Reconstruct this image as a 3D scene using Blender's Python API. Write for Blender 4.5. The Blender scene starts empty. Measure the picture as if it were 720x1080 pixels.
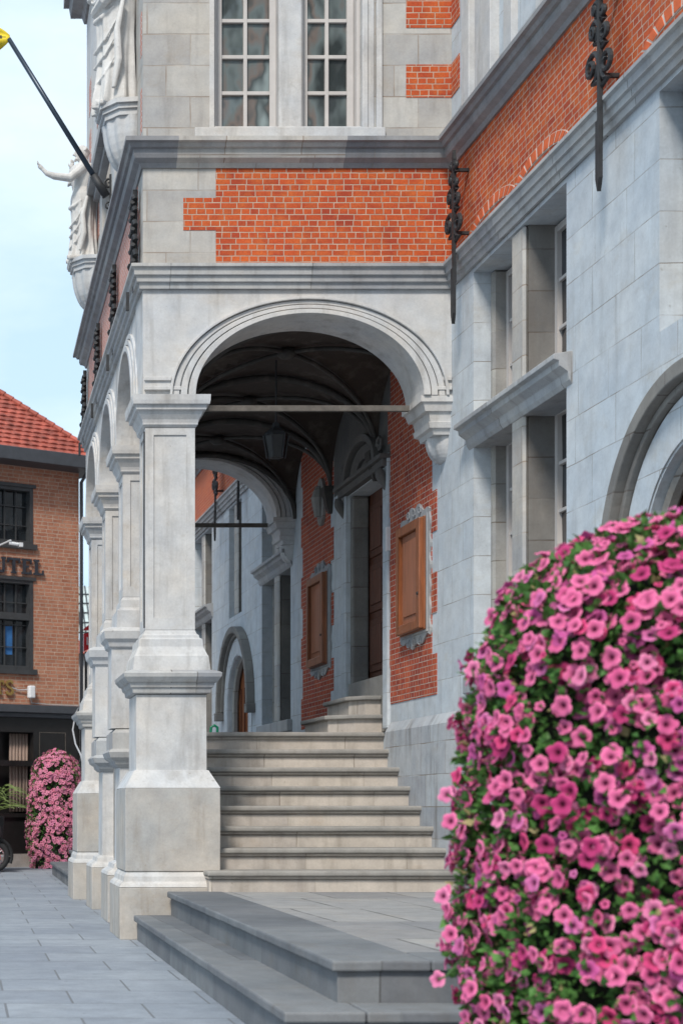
import bpy, bmesh, math, random
from mathutils import Vector, Matrix, noise
R = math.radians
random.seed(7)
S = bpy.context.scene
COL = S.collection

# ------------------------------------------------------------------ camera
EYE = 1.08
F = 1690.0                      # focal length in photo pixels (720 x 1080)
cd = bpy.data.cameras.new('camera'); cam = bpy.data.objects.new('camera', cd); COL.objects.link(cam)
cam.location = (0, 0, EYE); cam.rotation_euler = (R(90), 0, 0)
cd.sensor_fit = 'VERTICAL'; cd.sensor_height = 36; cd.sensor_width = 24
cd.lens = F / 1080 * 36
cd.shift_x = (360 + 80) / 1080; cd.shift_y = (850 - 540) / 1080
cd.clip_start = .1; cd.clip_end = 2000
cd.dof.use_dof = True; cd.dof.focus_distance = 13.6; cd.dof.aperture_fstop = 3.8
S.camera = cam
# ------------------------------------------------------------------ sky
SUN_EL, SUN_ROT = 46, 207      # compass style: direction of the sun, measured from +Y clockwise
w = bpy.data.worlds.new('World'); S.world = w; w.use_nodes = True
nt = w.node_tree; N = nt.nodes; L = nt.links
bg = N['Background']
sky = N.new('ShaderNodeTexSky'); sky.sky_type = 'NISHITA'; sky.sun_disc = False
sky.sun_elevation = R(SUN_EL); sky.sun_rotation = R(SUN_ROT); sky.air_density = 1.0; sky.dust_density = 1.2; sky.ozone_density = 1.0
tc = N.new('ShaderNodeTexCoord')
mp = N.new('ShaderNodeMapping'); mp.inputs['Scale'].default_value = (1, 1, 2.6); mp.inputs['Location'].default_value = (.35, .1, .2)
nz = N.new('ShaderNodeTexNoise'); nz.inputs['Scale'].default_value = 2.1; nz.inputs['Detail'].default_value = 7; nz.inputs['Roughness'].default_value = .55
cr = N.new('ShaderNodeValToRGB'); cr.color_ramp.elements[0].position = .46; cr.color_ramp.elements[1].position = .74
cr.color_ramp.elements[0].color = (0, 0, 0, 1); cr.color_ramp.elements[1].color = (1, 1, 1, 1)
mx = N.new('ShaderNodeMix'); mx.data_type = 'RGBA'
mx.inputs[7].default_value = (5.2, 5.7, 6.1, 1)
veil = N.new('ShaderNodeMath'); veil.operation = 'MULTIPLY_ADD'; veil.inputs[1].default_value = .85; veil.inputs[2].default_value = .0
L.new(tc.outputs['Generated'], mp.inputs[0]); L.new(mp.outputs[0], nz.inputs['Vector']); L.new(nz.outputs[0], cr.inputs[0])
L.new(cr.outputs[0], veil.inputs[0]); L.new(veil.outputs[0], mx.inputs[0]); 
pale = N.new('ShaderNodeMix'); pale.data_type = 'RGBA'; pale.inputs[0].default_value = .82; pale.inputs[7].default_value = (3.1, 4.15, 5.05, 1)
L.new(sky.outputs[0], pale.inputs[6]); L.new(pale.outputs[2], mx.inputs[6]); L.new(mx.outputs[2], bg.inputs[0])
bg.inputs[1].default_value = .124
# ------------------------------------------------------------------ sun (soft, through thin cloud)
sd = bpy.data.lights.new('sun', 'SUN'); sun = bpy.data.objects.new('sun', sd); COL.objects.link(sun)
sd.energy = 2.0; sd.angle = R(11); sd.color = (1, .93, .84)
sun.rotation_euler = (R(90 - SUN_EL), 0, R(180 - SUN_ROT))
S.view_settings.view_transform = 'Standard'; S.view_settings.look = 'None'
S.view_settings.gamma = 1; S.view_settings.exposure = .84; S.view_settings.use_curve_mapping = False
S.cycles.max_bounces = 6; S.cycles.diffuse_bounces = 3; S.cycles.glossy_bounces = 3; S.cycles.transparent_max_bounces = 8
S.cycles.use_denoising = True

# ================================================================== materials
def newmat(name):
    m = bpy.data.materials.new(name); m.use_nodes = True
    return m, m.node_tree.nodes, m.node_tree.links, m.node_tree.nodes['Principled BSDF']

def wallcoord(N, L):
    """surface coordinates in metres: along the wall, up the wall"""
    tc = N.new('ShaderNodeTexCoord')
    sp = N.new('ShaderNodeSeparateXYZ'); L.new(tc.outputs['Object'], sp.inputs[0])
    sn = N.new('ShaderNodeSeparateXYZ'); L.new(tc.outputs['Normal'], sn.inputs[0])
    def ab(o, th):
        a = N.new('ShaderNodeMath'); a.operation = 'ABSOLUTE'; L.new(o, a.inputs[0])
        g = N.new('ShaderNodeMath'); g.operation = 'GREATER_THAN'; g.inputs[1].default_value = th; L.new(a.outputs[0], g.inputs[0]); return g.outputs[0]
    nx = ab(sn.outputs[0], .6); nzz = ab(sn.outputs[2], .8)
    def mixf(f, a, b):
        m = N.new('ShaderNodeMix'); L.new(f, m.inputs[0]); L.new(a, m.inputs[2]); L.new(b, m.inputs[3]); return m.outputs[0]
    u = mixf(nx, sp.outputs[0], sp.outputs[1]); v = mixf(nzz, sp.outputs[2], sp.outputs[1])
    c = N.new('ShaderNodeCombineXYZ'); L.new(u, c.inputs[0]); L.new(v, c.inputs[1])
    return c.outputs[0], tc.outputs['Object']

def noise_(N, L, vec, scale, detail=4, rough=.55, stretch=None):
    if stretch:
        m = N.new('ShaderNodeMapping'); m.inputs['Scale'].default_value = stretch; L.new(vec, m.inputs[0]); vec = m.outputs[0]
    n = N.new('ShaderNodeTexNoise'); n.inputs['Scale'].default_value = scale; n.inputs['Detail'].default_value = detail
    n.inputs['Roughness'].default_value = rough; L.new(vec, n.inputs['Vector']); return n.outputs[0]

def ramp(N, L, f, stops):
    r = N.new('ShaderNodeValToRGB'); e = r.color_ramp.elements
    while len(e) < len(stops): e.new(.5)
    for i, (p, c) in enumerate(stops):
        e[i].position = p; e[i].color = (*c, 1) if len(c) == 3 else c
    L.new(f, r.inputs[0]); return r.outputs[0]

def mixc(N, L, f, a, b, mode='MIX'):
    m = N.new('ShaderNodeMix'); m.data_type = 'RGBA'; m.blend_type = mode
    if isinstance(f, (int, float)): m.inputs[0].default_value = f
    else: L.new(f, m.inputs[0])
    for k, x in ((6, a), (7, b)):
        if isinstance(x, tuple): m.inputs[k].default_value = (*x, 1)
        else: L.new(x, m.inputs[k])
    return m.outputs[2]

def add_bump(N, L, bs, hs):
    """hs: list of (socket, strength, distance)"""
    prev = None
    for h, s, d in hs:
        b = N.new('ShaderNodeBump'); b.inputs['Strength'].default_value = s; b.inputs['Distance'].default_value = d
        L.new(h, b.inputs['Height'])
        if prev: L.new(prev, b.inputs['Normal'])
        prev = b.outputs[0]
    L.new(prev, bs.inputs['Normal'])

def mul(c, k): return tuple(min(1, x * k) for x in c)

STAIN = 1.0
def stone(name, base, warm, joints=None, joint_col=(.2, .17, .14), stain=.5, rough=.8, jm=.005, dirt=(.16, .14, .12), soft=0):
    m, N, L, bs = newmat(name)
    wc, oc = wallcoord(N, L)
    big = noise_(N, L, oc, 1.3, 5, .6)
    med = noise_(N, L, oc, 6, 6, .65)
    fin = noise_(N, L, oc, 60, 4, .6)
    stre = noise_(N, L, oc, 3.0, 5, .6, (2.5, 2.5, .35))
    c = mixc(N, L, ramp(N, L, big, [(.36, (0, 0, 0)), (.64, (1, 1, 1))]), base, warm)
    c = mixc(N, L, ramp(N, L, med, [(.3, (.0, .0, .0)), (.75, (1, 1, 1))]), mixc(N, L, 1, c, (.75, .75, .76), 'MULTIPLY'), c)
    c = mixc(N, L, ramp(N, L, stre, [(.52, (0, 0, 0)), (.8, (stain,) * 3)]), c, dirt)
    pits = ramp(N, L, noise_(N, L, oc, 22, 5, .7), [(.66, (0, 0, 0)), (.74, (.45,) * 3)])
    c = mixc(N, L, pits, c, dirt)
    rust = ramp(N, L, noise_(N, L, oc, 2.3, 6, .7, (1, 1, 1.6)), [(.56, (0, 0, 0)), (.70, (.38,) * 3)])
    c = mixc(N, L, rust, c, mixc(N, L, 1, c, (.86, .74, .60), 'MULTIPLY'))
    lich = ramp(N, L, noise_(N, L, oc, 13, 6, .75), [(.58, (0, 0, 0)), (.66, (.30,) * 3)])
    c = mixc(N, L, lich, c, mixc(N, L, 1, c, (.70, .69, .67), 'MULTIPLY'))
    c = mixc(N, L, ramp(N, L, fin, [(.3, (0, 0, 0)), (.7, (1, 1, 1))]), mixc(N, L, 1, c, (.90, .90, .90), 'MULTIPLY'), c)
    hs = [(med, .25, .006), (fin, .25, .002), (pits, -.4, .004) if False else (stre, .1, .004)]
    if joints:
        # courses are laid out with slightly wavering joints
        wob = N.new('ShaderNodeVectorMath'); wob.operation = 'MULTIPLY_ADD'
        nn = N.new('ShaderNodeTexNoise'); nn.inputs['Scale'].default_value = 2.5; L.new(wc, nn.inputs['Vector'])
        wob.inputs[1].default_value = (.012, .012, 0); L.new(nn.outputs[1], wob.inputs[0]); L.new(wc, wob.inputs[2])
        b = N.new('ShaderNodeTexBrick'); L.new(wob.outputs[0], b.inputs['Vector'])
        b.inputs['Scale'].default_value = 1; b.inputs['Brick Width'].default_value = joints[0]; b.inputs['Row Height'].default_value = joints[1]
        b.inputs['Mortar Size'].default_value = jm; b.inputs['Mortar Smooth'].default_value = .2; b.inputs['Bias'].default_value = 0
        b.offset = .43; b.squash = .75; b.squash_frequency = 3
        b.inputs['Color1'].default_value = (.92, .93, .94, 1) if soft else (.76, .76, .78, 1); b.inputs['Color2'].default_value = (1.03, 1.03, 1.02, 1); b.inputs['Mortar'].default_value = (1, 1, 1, 1)
        c = mixc(N, L, 1, c, b.outputs[0], 'MULTIPLY')
        jf = N.new('ShaderNodeMath'); jf.operation = 'MULTIPLY'; L.new(b.outputs[1], jf.inputs[0])
        L.new(ramp(N, L, noise_(N, L, oc, 3.1, 3), [(.35, (.15,) * 3), (.6, (.9,) * 3)]), jf.inputs[1])
        c = mixc(N, L, jf.outputs[0], c, joint_col)
        inv = N.new('ShaderNodeMath'); inv.operation = 'SUBTRACT'; inv.inputs[0].default_value = 1; L.new(b.outputs[1], inv.inputs[1])
        hs.append((inv.outputs[0], .5, .006))
    L.new(c, bs.inputs['Base Color']); bs.inputs['Roughness'].default_value = rough
    add_bump(N, L, bs, hs)
    return m

def brick(name, c1, c2, c3, mortar, bw=.132, rh=.0485, ms=.0058, sq=.55):
    m, N, L, bs = newmat(name)
    wc, oc = wallcoord(N, L)
    wob = N.new('ShaderNodeVectorMath'); wob.operation = 'MULTIPLY_ADD'
    nn = N.new('ShaderNodeTexNoise'); nn.inputs['Scale'].default_value = 9; nn.inputs['Detail'].default_value = 3; L.new(wc, nn.inputs['Vector'])
    wob.inputs[1].default_value = (.009, .006, 0); L.new(nn.outputs[1], wob.inputs[0]); L.new(wc, wob.inputs[2])
    sp = N.new('ShaderNodeSeparateXYZ'); L.new(wob.outputs[0], sp.inputs[0])
    dv = N.new('ShaderNodeMath'); dv.operation = 'DIVIDE'; dv.inputs[1].default_value = rh; L.new(sp.outputs[1], dv.inputs[0])
    fl = N.new('ShaderNodeMath'); fl.operation = 'FLOOR'; L.new(dv.outputs[0], fl.inputs[0])
    wn = N.new('ShaderNodeTexWhiteNoise'); wn.noise_dimensions = '1D'; L.new(fl.outputs[0], wn.inputs['W'])
    sh = N.new('ShaderNodeMath'); sh.operation = 'MULTIPLY_ADD'; sh.inputs[1].default_value = bw * .8; L.new(wn.outputs[0], sh.inputs[0]); L.new(sp.outputs[0], sh.inputs[2])
    cx = N.new('ShaderNodeCombineXYZ'); L.new(sh.outputs[0], cx.inputs[0]); L.new(sp.outputs[1], cx.inputs[1])
    wob = cx
    def bt(col1, col2, bias, ms_):
        b = N.new('ShaderNodeTexBrick'); L.new(wob.outputs[0], b.inputs['Vector'])
        b.inputs['Scale'].default_value = 1; b.inputs['Brick Width'].default_value = bw; b.inputs['Row Height'].default_value = rh
        b.inputs['Mortar Size'].default_value = ms_; b.inputs['Mortar Smooth'].default_value = .25; b.inputs['Bias'].default_value = bias
        b.offset = .5; b.squash = sq; b.squash_frequency = 2
        b.inputs['Color1'].default_value = (*col1, 1); b.inputs['Color2'].default_value = (*col2, 1); b.inputs['Mortar'].default_value = (*mortar, 1)
        return b
    b = bt(c1, c2, 0, ms)
    patch = ramp(N, L, noise_(N, L, oc, 5.5, 4, .6), [(.42, (0, 0, 0)), (.66, (.75,) * 3)])
    face = mixc(N, L, patch, b.outputs[0], c3)
    face = mixc(N, L, ramp(N, L, noise_(N, L, oc, 70, 5, .7), [(.35, (.0,) * 3), (.7, (1,) * 3)]), mixc(N, L, 1, face, (.72, .70, .70), 'MULTIPLY'), face)
    face = mixc(N, L, ramp(N, L, noise_(N, L, oc, 2.0, 6, .7), [(.40, (0,) * 3), (.68, (.75,) * 3)]), face, mixc(N, L, 1, face, (.74, .68, .68), 'MULTIPLY'))
    mcol = mixc(N, L, ramp(N, L, noise_(N, L, oc, 8, 4), [(.35, (0,) * 3), (.65, (1,) * 3)]), mul(mortar, .62), mortar)
    mf = N.new('ShaderNodeMath'); mf.operation = 'MULTIPLY'; mf.inputs[1].default_value = .93; L.new(b.outputs[1], mf.inputs[0])
    c = mixc(N, L, mf.outputs[0], face, mcol)
    L.new(c, bs.inputs['Base Color']); bs.inputs['Roughness'].default_value = .85
    inv = N.new('ShaderNodeMath'); inv.operation = 'SUBTRACT'; inv.inputs[0].default_value = 1; L.new(b.outputs[1], inv.inputs[1])
    add_bump(N, L, bs, [(inv.outputs[0], .6, .005), (noise_(N, L, oc, 45, 5, .7), .35, .003)])
    return m

def plain(name, col, rough=.6, metal=0, var=.25, scale=8, bump=.15, stretch=None, col2=None, spec=.5):
    m, N, L, bs = newmat(name)
    tc = N.new('ShaderNodeTexCoord')
    n = noise_(N, L, tc.outputs['Object'], scale, 5, .6, stretch)
    c = mixc(N, L, ramp(N, L, n, [(.3, (0, 0, 0)), (.7, (1, 1, 1))]), col2 or mul(col, 1 - var), mul(col, 1 + var * .4))
    L.new(c, bs.inputs['Base Color']); bs.inputs['Roughness'].default_value = rough; bs.inputs['Metallic'].default_value = metal
    bs.inputs['Specular IOR Level'].default_value = spec
    if bump: add_bump(N, L, bs, [(n, bump, .004), (noise_(N, L, tc.outputs['Object'], scale * 9, 3), bump, .001)])
    return m

def glass(name, tint, wav=1.2, rough=.04):
    m, N, L, bs = newmat(name)
    tc = N.new('ShaderNodeTexCoord')
    n1 = noise_(N, L, tc.outputs['Object'], wav, 3, .5, (1, 1, .55)); n2 = noise_(N, L, tc.outputs['Object'], 4, 2)
    c = ramp(N, L, n1, [(.34, mul(tint, .25)), (.46, tint), (.52, (tint[0] * 1.2, tint[1] * .8, tint[2] * .7)), (.57, mul(tint, .45)), (.66, mul(tint, 1.8))])  # window reflections painted into the pane colour as noise bands
    L.new(c, bs.inputs['Base Color']); bs.inputs['Roughness'].default_value = rough
    bs.inputs['Specular IOR Level'].default_value = .6
    add_bump(N, L, bs, [(n2, .25, .01)])
    return m

def colattr(name, rough=.55, sheen=0, trans=.0):
    m, N, L, bs = newmat(name)
    a = N.new('ShaderNodeVertexColor'); a.layer_name = 'tint'
    L.new(a.outputs[0], bs.inputs['Base Color']); bs.inputs['Roughness'].default_value = rough; bs.inputs['Specular IOR Level'].default_value = .25
    if trans:
        t = N.new('ShaderNodeBsdfTranslucent'); L.new(a.outputs[0], t.inputs[0])
        ms = N.new('ShaderNodeMixShader'); ms.inputs[0].default_value = trans
        L.new(bs.outputs[0], ms.inputs[1]); L.new(t.outputs[0], ms.inputs[2]); L.new(ms.outputs[0], N['Material Output'].inputs[0])
    return m

M = {}
M['lowwall'] = stone('streaked_plinth_stone', (.46, .50, .54), (.56, .57, .58), (.9, .27), stain=.85, jm=.005)
M['facade'] = stone('blue_grey_ashlar', (.55, .61, .665), (.62, .65, .67), (.62, .305), stain=.3, jm=.003, soft=1)
M['smooth'] = stone('pale_dressed_stone', (.56, .58, .60), (.63, .60, .56), None, stain=.55)
M['quoin'] = stone('weathered_quoin_stone', (.50, .50, .49), (.58, .54, .48), (.62, .255), stain=.5, joint_col=(.25, .2, .16))
M['block'] = stone('rough_pedestal_stone', (.42, .42, .41), (.53, .48, .42), None, stain=.7, dirt=(.22, .17, .12))
M['dark'] = stone('grey_moulding_stone', (.26, .27, .29), (.38, .38, .38), (1.5, 3.0), stain=.5)
M['string'] = stone('string_course_stone', (.42, .44, .46), (.52, .51, .49), (1.15, 3.0), stain=.6, joint_col=(.1, .09, .08))
M['upwall'] = stone('large_upper_ashlar', (.50, .49, .48), (.60, .55, .49), (.56, .34), stain=.5, joint_col=(.26, .22, .18), jm=.004)
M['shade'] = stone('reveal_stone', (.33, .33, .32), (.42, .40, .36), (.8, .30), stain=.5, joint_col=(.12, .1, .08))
M['vault'] = stone('shade_dark_vault_plaster', (.040, .026, .019), (.052, .036, .027), None, stain=.5)  # vault and rib colours darkened to stand in for the dim interior
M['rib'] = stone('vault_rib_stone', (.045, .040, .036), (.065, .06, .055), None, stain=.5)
M['riser'] = stone('step_riser_stone', (.60, .53, .45), (.68, .61, .53), (1.1, 4.0), stain=.55, dirt=(.16, .13, .09))
M['canopystone'] = stone('shade_dark_stone', (.10, .10, .10), (.14, .13, .12), None, stain=.5)  # near-black tone: the shade inside the porch is put into the colour
M['soot'] = stone('sooty_side_stone', (.20, .195, .185), (.29, .275, .25), (.8, .30), stain=.6, joint_col=(.08, .06, .05))
M['tread'] = stone('step_tread_stone', (.27, .26, .24), (.37, .35, .32), None, stain=.5)
M['landing'] = stone('landing_slab_stone', (.31, .315, .32), (.38, .37, .355), (.62, 1.2), stain=.25, joint_col=(.06, .06, .06), jm=.010)
M['blue'] = stone('bluestone_kerb', (.15, .165, .18), (.22, .23, .24), (1.25, 4.0), stain=.3, joint_col=(.07, .07, .07))
M['statue'] = stone('white_statue_stone', (.70, .69, .67), (.62, .60, .57), None, stain=.25)
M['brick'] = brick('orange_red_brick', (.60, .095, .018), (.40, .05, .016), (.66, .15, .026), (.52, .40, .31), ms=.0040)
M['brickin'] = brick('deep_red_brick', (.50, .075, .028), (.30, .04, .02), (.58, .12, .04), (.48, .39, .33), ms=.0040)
M['brickpale'] = brick('pale_pink_brick', (.62, .25, .19), (.50, .18, .13), (.60, .30, .24), (.66, .58, .54))
M['brickhotel'] = brick('brown_facing_brick', (.52, .22, .13), (.40, .155, .09), (.58, .29, .18), (.52, .38, .29), bw=.21, rh=.066, ms=.007, sq=.6)
M['brickarch'] = plain('arch_brick', (.62, .12, .035), .85, var=.35, scale=11)
M['mortar'] = plain('lime_mortar', (.62, .55, .48), .9)
M['iron'] = plain('wrought_iron', (.030, .031, .034), .6, .2, var=.5, scale=14, bump=.3)
M['rod'] = plain('weathered_tie_iron', (.13, .115, .10), .7, .2, var=.4, scale=14)
M['wood'] = plain('varnished_oak', (.24, .075, .024), .42, var=.45, scale=6, stretch=(6, 6, .6), bump=.3)
M['woodpale'] = plain('oak_panel', (.30, .115, .062), .38, var=.3, scale=5, stretch=(5, 5, .7), bump=.2)
M['wooddark'] = plain('old_door_oak', (.11, .034, .016), .5, var=.5, scale=5, stretch=(7, 7, .5), bump=.4)
M['frame'] = plain('cream_window_paint', (.50, .47, .45), .5, var=.12, scale=5, bump=.05)
M['glass'] = glass('old_window_glass', (.12, .145, .145), 3.2, .07)
M['glassd'] = glass('dark_window_glass', (.02, .025, .03), 1.5)
M['hframe'] = plain('anthracite_window_paint', (.045, .047, .05), .5, var=.2, bump=.05)
M['black'] = plain('black_shopfront_paint', (.012, .011, .011), .45, var=.3, bump=.05)
M['tile'] = plain('red_roof_tile', (.38, .088, .058), .75, var=.55, scale=5, bump=.3)
M['fascia'] = plain('slate_grey_fascia', (.055, .06, .07), .5, var=.2)
M['gold'] = plain('brushed_gold_letters', (.45, .30, .10), .4, .7, var=.2)
M['slate'] = plain('slate_letters', (.035, .042, .055), .5, .2, var=.15)
M['white'] = plain('white_lamp_housing', (.72, .73, .75), .4, var=.1, bump=.02)
M['curtain'] = plain('beige_curtain_cloth', (.30, .215, .175), .9, var=.3, scale=9, stretch=(6, 6, .2))
M['blueblind'] = plain('blue_cloth', (.03, .14, .36), .8, var=.3)
M['plinth'] = stone('beige_plinth_stone', (.48, .44, .40), (.55, .50, .45), (1.0, .5), stain=.3)
M['red'] = plain('red_sign_plastic', (.70, .018, .03), .35, var=.1, bump=.02)
M['cable'] = plain('grey_cable_sheath', (.45, .46, .48), .6, var=.1, bump=0)
M['green'] = plain('green_plastic', (.01, .30, .16), .4, var=.1, bump=0)
M['rubber'] = plain('tyre_rubber', (.015, .015, .016), .8, var=.2)
M['chrome'] = plain('dull_chrome', (.5, .5, .52), .3, .9, var=.1, bump=0)
M['pole'] = plain('dark_blue_pole_paint', (.028, .045, .07), .35, .3, var=.2, bump=.02)
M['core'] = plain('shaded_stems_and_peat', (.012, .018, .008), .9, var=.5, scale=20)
M['petal'] = colattr('petunia_petal', .9, trans=.25)
M['leaf'] = colattr('petunia_leaf', .55, trans=.2)
M['roofslate'] = stone('roof_slate', (.08, .085, .10), (.12, .12, .13), (.25, .2))
M['render'] = stone('pale_street_render', (.55, .52, .50), (.62, .58, .54), None, stain=.2)
M['canopy'] = plain('pale_green_glazing', (.50, .57, .55), .25, var=.2, scale=2, bump=.02)

def pave_mat():
    m, N, L, bs = newmat('blue_grey_paving')
    wc, oc = wallcoord(N, L)
    mp = N.new('ShaderNodeMapping'); mp.vector_type = 'POINT'; mp.inputs['Rotation'].default_value = (0, 0, R(1.4)); mp.inputs['Location'].default_value = (.14, .18, 0)
    L.new(wc, mp.inputs[0])
    b = N.new('ShaderNodeTexBrick'); L.new(mp.outputs[0], b.inputs['Vector'])
    b.inputs['Scale'].default_value = 1; b.inputs['Brick Width'].default_value = .74; b.inputs['Row Height'].default_value = .595
    b.inputs['Mortar Size'].default_value = .007; b.inputs['Mortar Smooth'].default_value = .15; b.offset = .5
    b.inputs['Color1'].default_value = (.88, .89, .91, 1); b.inputs['Color2'].default_value = (1.07, 1.07, 1.06, 1); b.inputs['Mortar'].default_value = (1, 1, 1, 1)
    big = noise_(N, L, oc, .9, 5, .6); med = noise_(N, L, oc, 5, 6, .65); fin = noise_(N, L, oc, 90, 3)
    c = mixc(N, L, ramp(N, L, big, [(.35, (0,) * 3), (.65, (1,) * 3)]), (.265, .30, .35), (.33, .365, .41))
    c = mixc(N, L, 1, c, b.outputs[0], 'MULTIPLY')
    c = mixc(N, L, ramp(N, L, med, [(.35, (0,) * 3), (.7, (1,) * 3)]), mixc(N, L, 1, c, (.78,) * 3, 'MULTIPLY'), c)
    c = mixc(N, L, ramp(N, L, noise_(N, L, oc, 14, 5, .7), [(.60, (0,) * 3), (.70, (.5,) * 3)]), c, (.13, .135, .14))
    c = mixc(N, L, ramp(N, L, fin, [(.3, (0,) * 3), (.7, (1,) * 3)]), mixc(N, L, 1, c, (.85,) * 3, 'MULTIPLY'), c)
    c = mixc(N, L, b.outputs[1], c, (.15, .16, .175))
    L.new(c, bs.inputs['Base Color']); bs.inputs['Roughness'].default_value = .62
    inv = N.new('ShaderNodeMath'); inv.operation = 'SUBTRACT'; inv.inputs[0].default_value = 1; L.new(b.outputs[1], inv.inputs[1])
    add_bump(N, L, bs, [(inv.outputs[0], .6, .008), (med, .3, .006), (fin, .3, .002)])
    return m
M['pave'] = pave_mat()

# ================================================================== mesh helpers
XW = 4.31        # plane of the long facade (faces -X)
YF = 13.10       # plane of the porch front (faces -Y)
XL = 1.79        # plane of the porch's left side at YF
SKEW = .025
def fac(u, d, z): return (XW - d, u, z)
def fro(u, d, z): return (u, YF - d, z)
def lef(u, d, z): return (XL - d + SKEW * (u - YF), u, z)
def wld(x, y, z): return (x, y, z)
def skw(x, y, z): return (x + SKEW * (y - YF), y, z)
def zy(py, Y): return EYE + (850 - py) * Y / F
def xp(px, Y): return (px + 80) * Y / F

def root_of(o):
    while o.parent: o = o.parent
    return o

class MB:
    def __init__(s, fn=wld): s.bm = bmesh.new(); s.fn = fn; s.mats = []
    def v(s, a, b, c, fn=None): return s.bm.verts.new((fn or s.fn)(a, b, c))
    def quad(s, p):
        try: return s.bm.faces.new([s.v(*q) for q in p])
        except ValueError: pass
    def box(s, a0, a1, b0, b1, c0, c1, bev=0):
        if a0 > a1: a0, a1 = a1, a0
        if b0 > b1: b0, b1 = b1, b0
        if c0 > c1: c0, c1 = c1, c0
        vs = [s.v(x, y, z) for x in (a0, a1) for y in (b0, b1) for z in (c0, c1)]
        for f in ((0, 1, 3, 2), (4, 6, 7, 5), (0, 4, 5, 1), (2, 3, 7, 6), (0, 2, 6, 4), (1, 5, 7, 3)):
            s.bm.faces.new([vs[i] for i in f])
        return s
    def frust(s, a0, a1, b0, b1, c0, A0, A1, B0, B1, c1):
        lo = [s.v(*p) for p in ((a0, b0, c0), (a1, b0, c0), (a1, b1, c0), (a0, b1, c0))]
        hi = [s.v(*p) for p in ((A0, B0, c1), (A1, B0, c1), (A1, B1, c1), (A0, B1, c1))]
        s.bm.faces.new(lo[::-1]); s.bm.faces.new(hi)
        for i in range(4): s.bm.faces.new((lo[i], lo[(i + 1) % 4], hi[(i + 1) % 4], hi[i]))
        return s
    def stack(s, cx, cy, prof, hy=None):
        """square tapered stack: prof = [(z, half width)]"""
        rings = []
        for z, h in prof:
            k = h if hy is None else h * hy
            rings.append([s.v(cx + a * h, cy + b * k, z) for a, b in ((-1, -1), (1, -1), (1, 1), (-1, 1))])
        for r0, r1 in zip(rings, rings[1:]):
            for i in range(4): s.bm.faces.new((r0[i], r0[(i + 1) % 4], r1[(i + 1) % 4], r1[i]))
        s.bm.faces.new(rings[0][::-1]); s.bm.faces.new(rings[-1]); return s
    def tube(s, pts, r, n=8, cap=True):
        pts = [Vector(p) for p in pts]; rings = []
        up = Vector((0, 0, 1)); prevx = None
        for i, p in enumerate(pts):
            d = (pts[min(i + 1, len(pts) - 1)] - pts[max(i - 1, 0)]).normalized()
            x = d.cross(up) if abs(d.dot(up)) < .95 else d.cross(Vector((1, 0, 0)))
            if prevx is not None:
                x = prevx - d * prevx.dot(d)
            x.normalize(); y = d.cross(x).normalized(); prevx = x
            rr = r[i] if isinstance(r, (list, tuple)) else r
            rings.append([s.v(*(p + x * rr * math.cos(2 * math.pi * k / n) + y * rr * math.sin(2 * math.pi * k / n))) for k in range(n)])
        for a, b in zip(rings, rings[1:]):
            for k in range(n): s.bm.faces.new((a[k], a[(k + 1) % n], b[(k + 1) % n], b[k]))
        if cap: s.bm.faces.new(rings[0][::-1]); s.bm.faces.new(rings[-1])
        return s
    def lathe(s, cx, cy, prof, n=24, a0=0, a1=2 * math.pi, fr=None):
        rings = []; full = abs(a1 - a0 - 2 * math.pi) < 1e-6
        m = n if full else n + 1
        for z, r in prof:
            rings.append([s.v(cx + (r * (fr(a, z) if fr else 1)) * math.cos(a), cy + (r * (fr(a, z) if fr else 1)) * math.sin(a), z)
                          for a in [a0 + (a1 - a0) * k / n for k in range(m)]])
        for A, B in zip(rings, rings[1:]):
            for k in range(n):
                j = (k + 1) % m
                s.bm.faces.new((A[k], A[j], B[j], B[k]))
        s.bm.faces.new(rings[0][::-1]); s.bm.faces.new(rings[-1]); return s
    def prism(s, poly, d0, d1):
        """outline in (u, z), extruded from d0 to d1"""
        A = [s.v(u, d0, z) for u, z in poly]; B = [s.v(u, d1, z) for u, z in poly]
        s.bm.faces.new(A); s.bm.faces.new(B[::-1]); n = len(poly)
        for i in range(n): s.bm.faces.new((A[i], B[i], B[(i + 1) % n], A[(i + 1) % n]))
        return s
    def ring(s, uc, zs, ai, bi, ao, bo, d0, d1, t0=0., t1=math.pi, n=40, legs=0):
        st = []
        ts = [t0 + (t1 - t0) * i / n for i in range(n + 1)]
        pr = [((uc + ai * math.cos(t), zs + bi * math.sin(t)), (uc + ao * math.cos(t), zs + bo * math.sin(t))) for t in ts]
        if legs: pr = [((pr[0][0][0], zs - legs), (pr[0][1][0], zs - legs))] + pr + [((pr[-1][0][0], zs - legs), (pr[-1][1][0], zs - legs))]
        for i, o in pr:
            st.append([s.v(i[0], d0, i[1]), s.v(o[0], d0, o[1]), s.v(o[0], d1, o[1]), s.v(i[0], d1, i[1])])
        for A, B in zip(st, st[1:]):
            for k in range(4): s.bm.faces.new((A[k], A[(k + 1) % 4], B[(k + 1) % 4], B[k]))
        s.bm.faces.new(st[0]); s.bm.faces.new(st[-1][::-1]); return s
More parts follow.
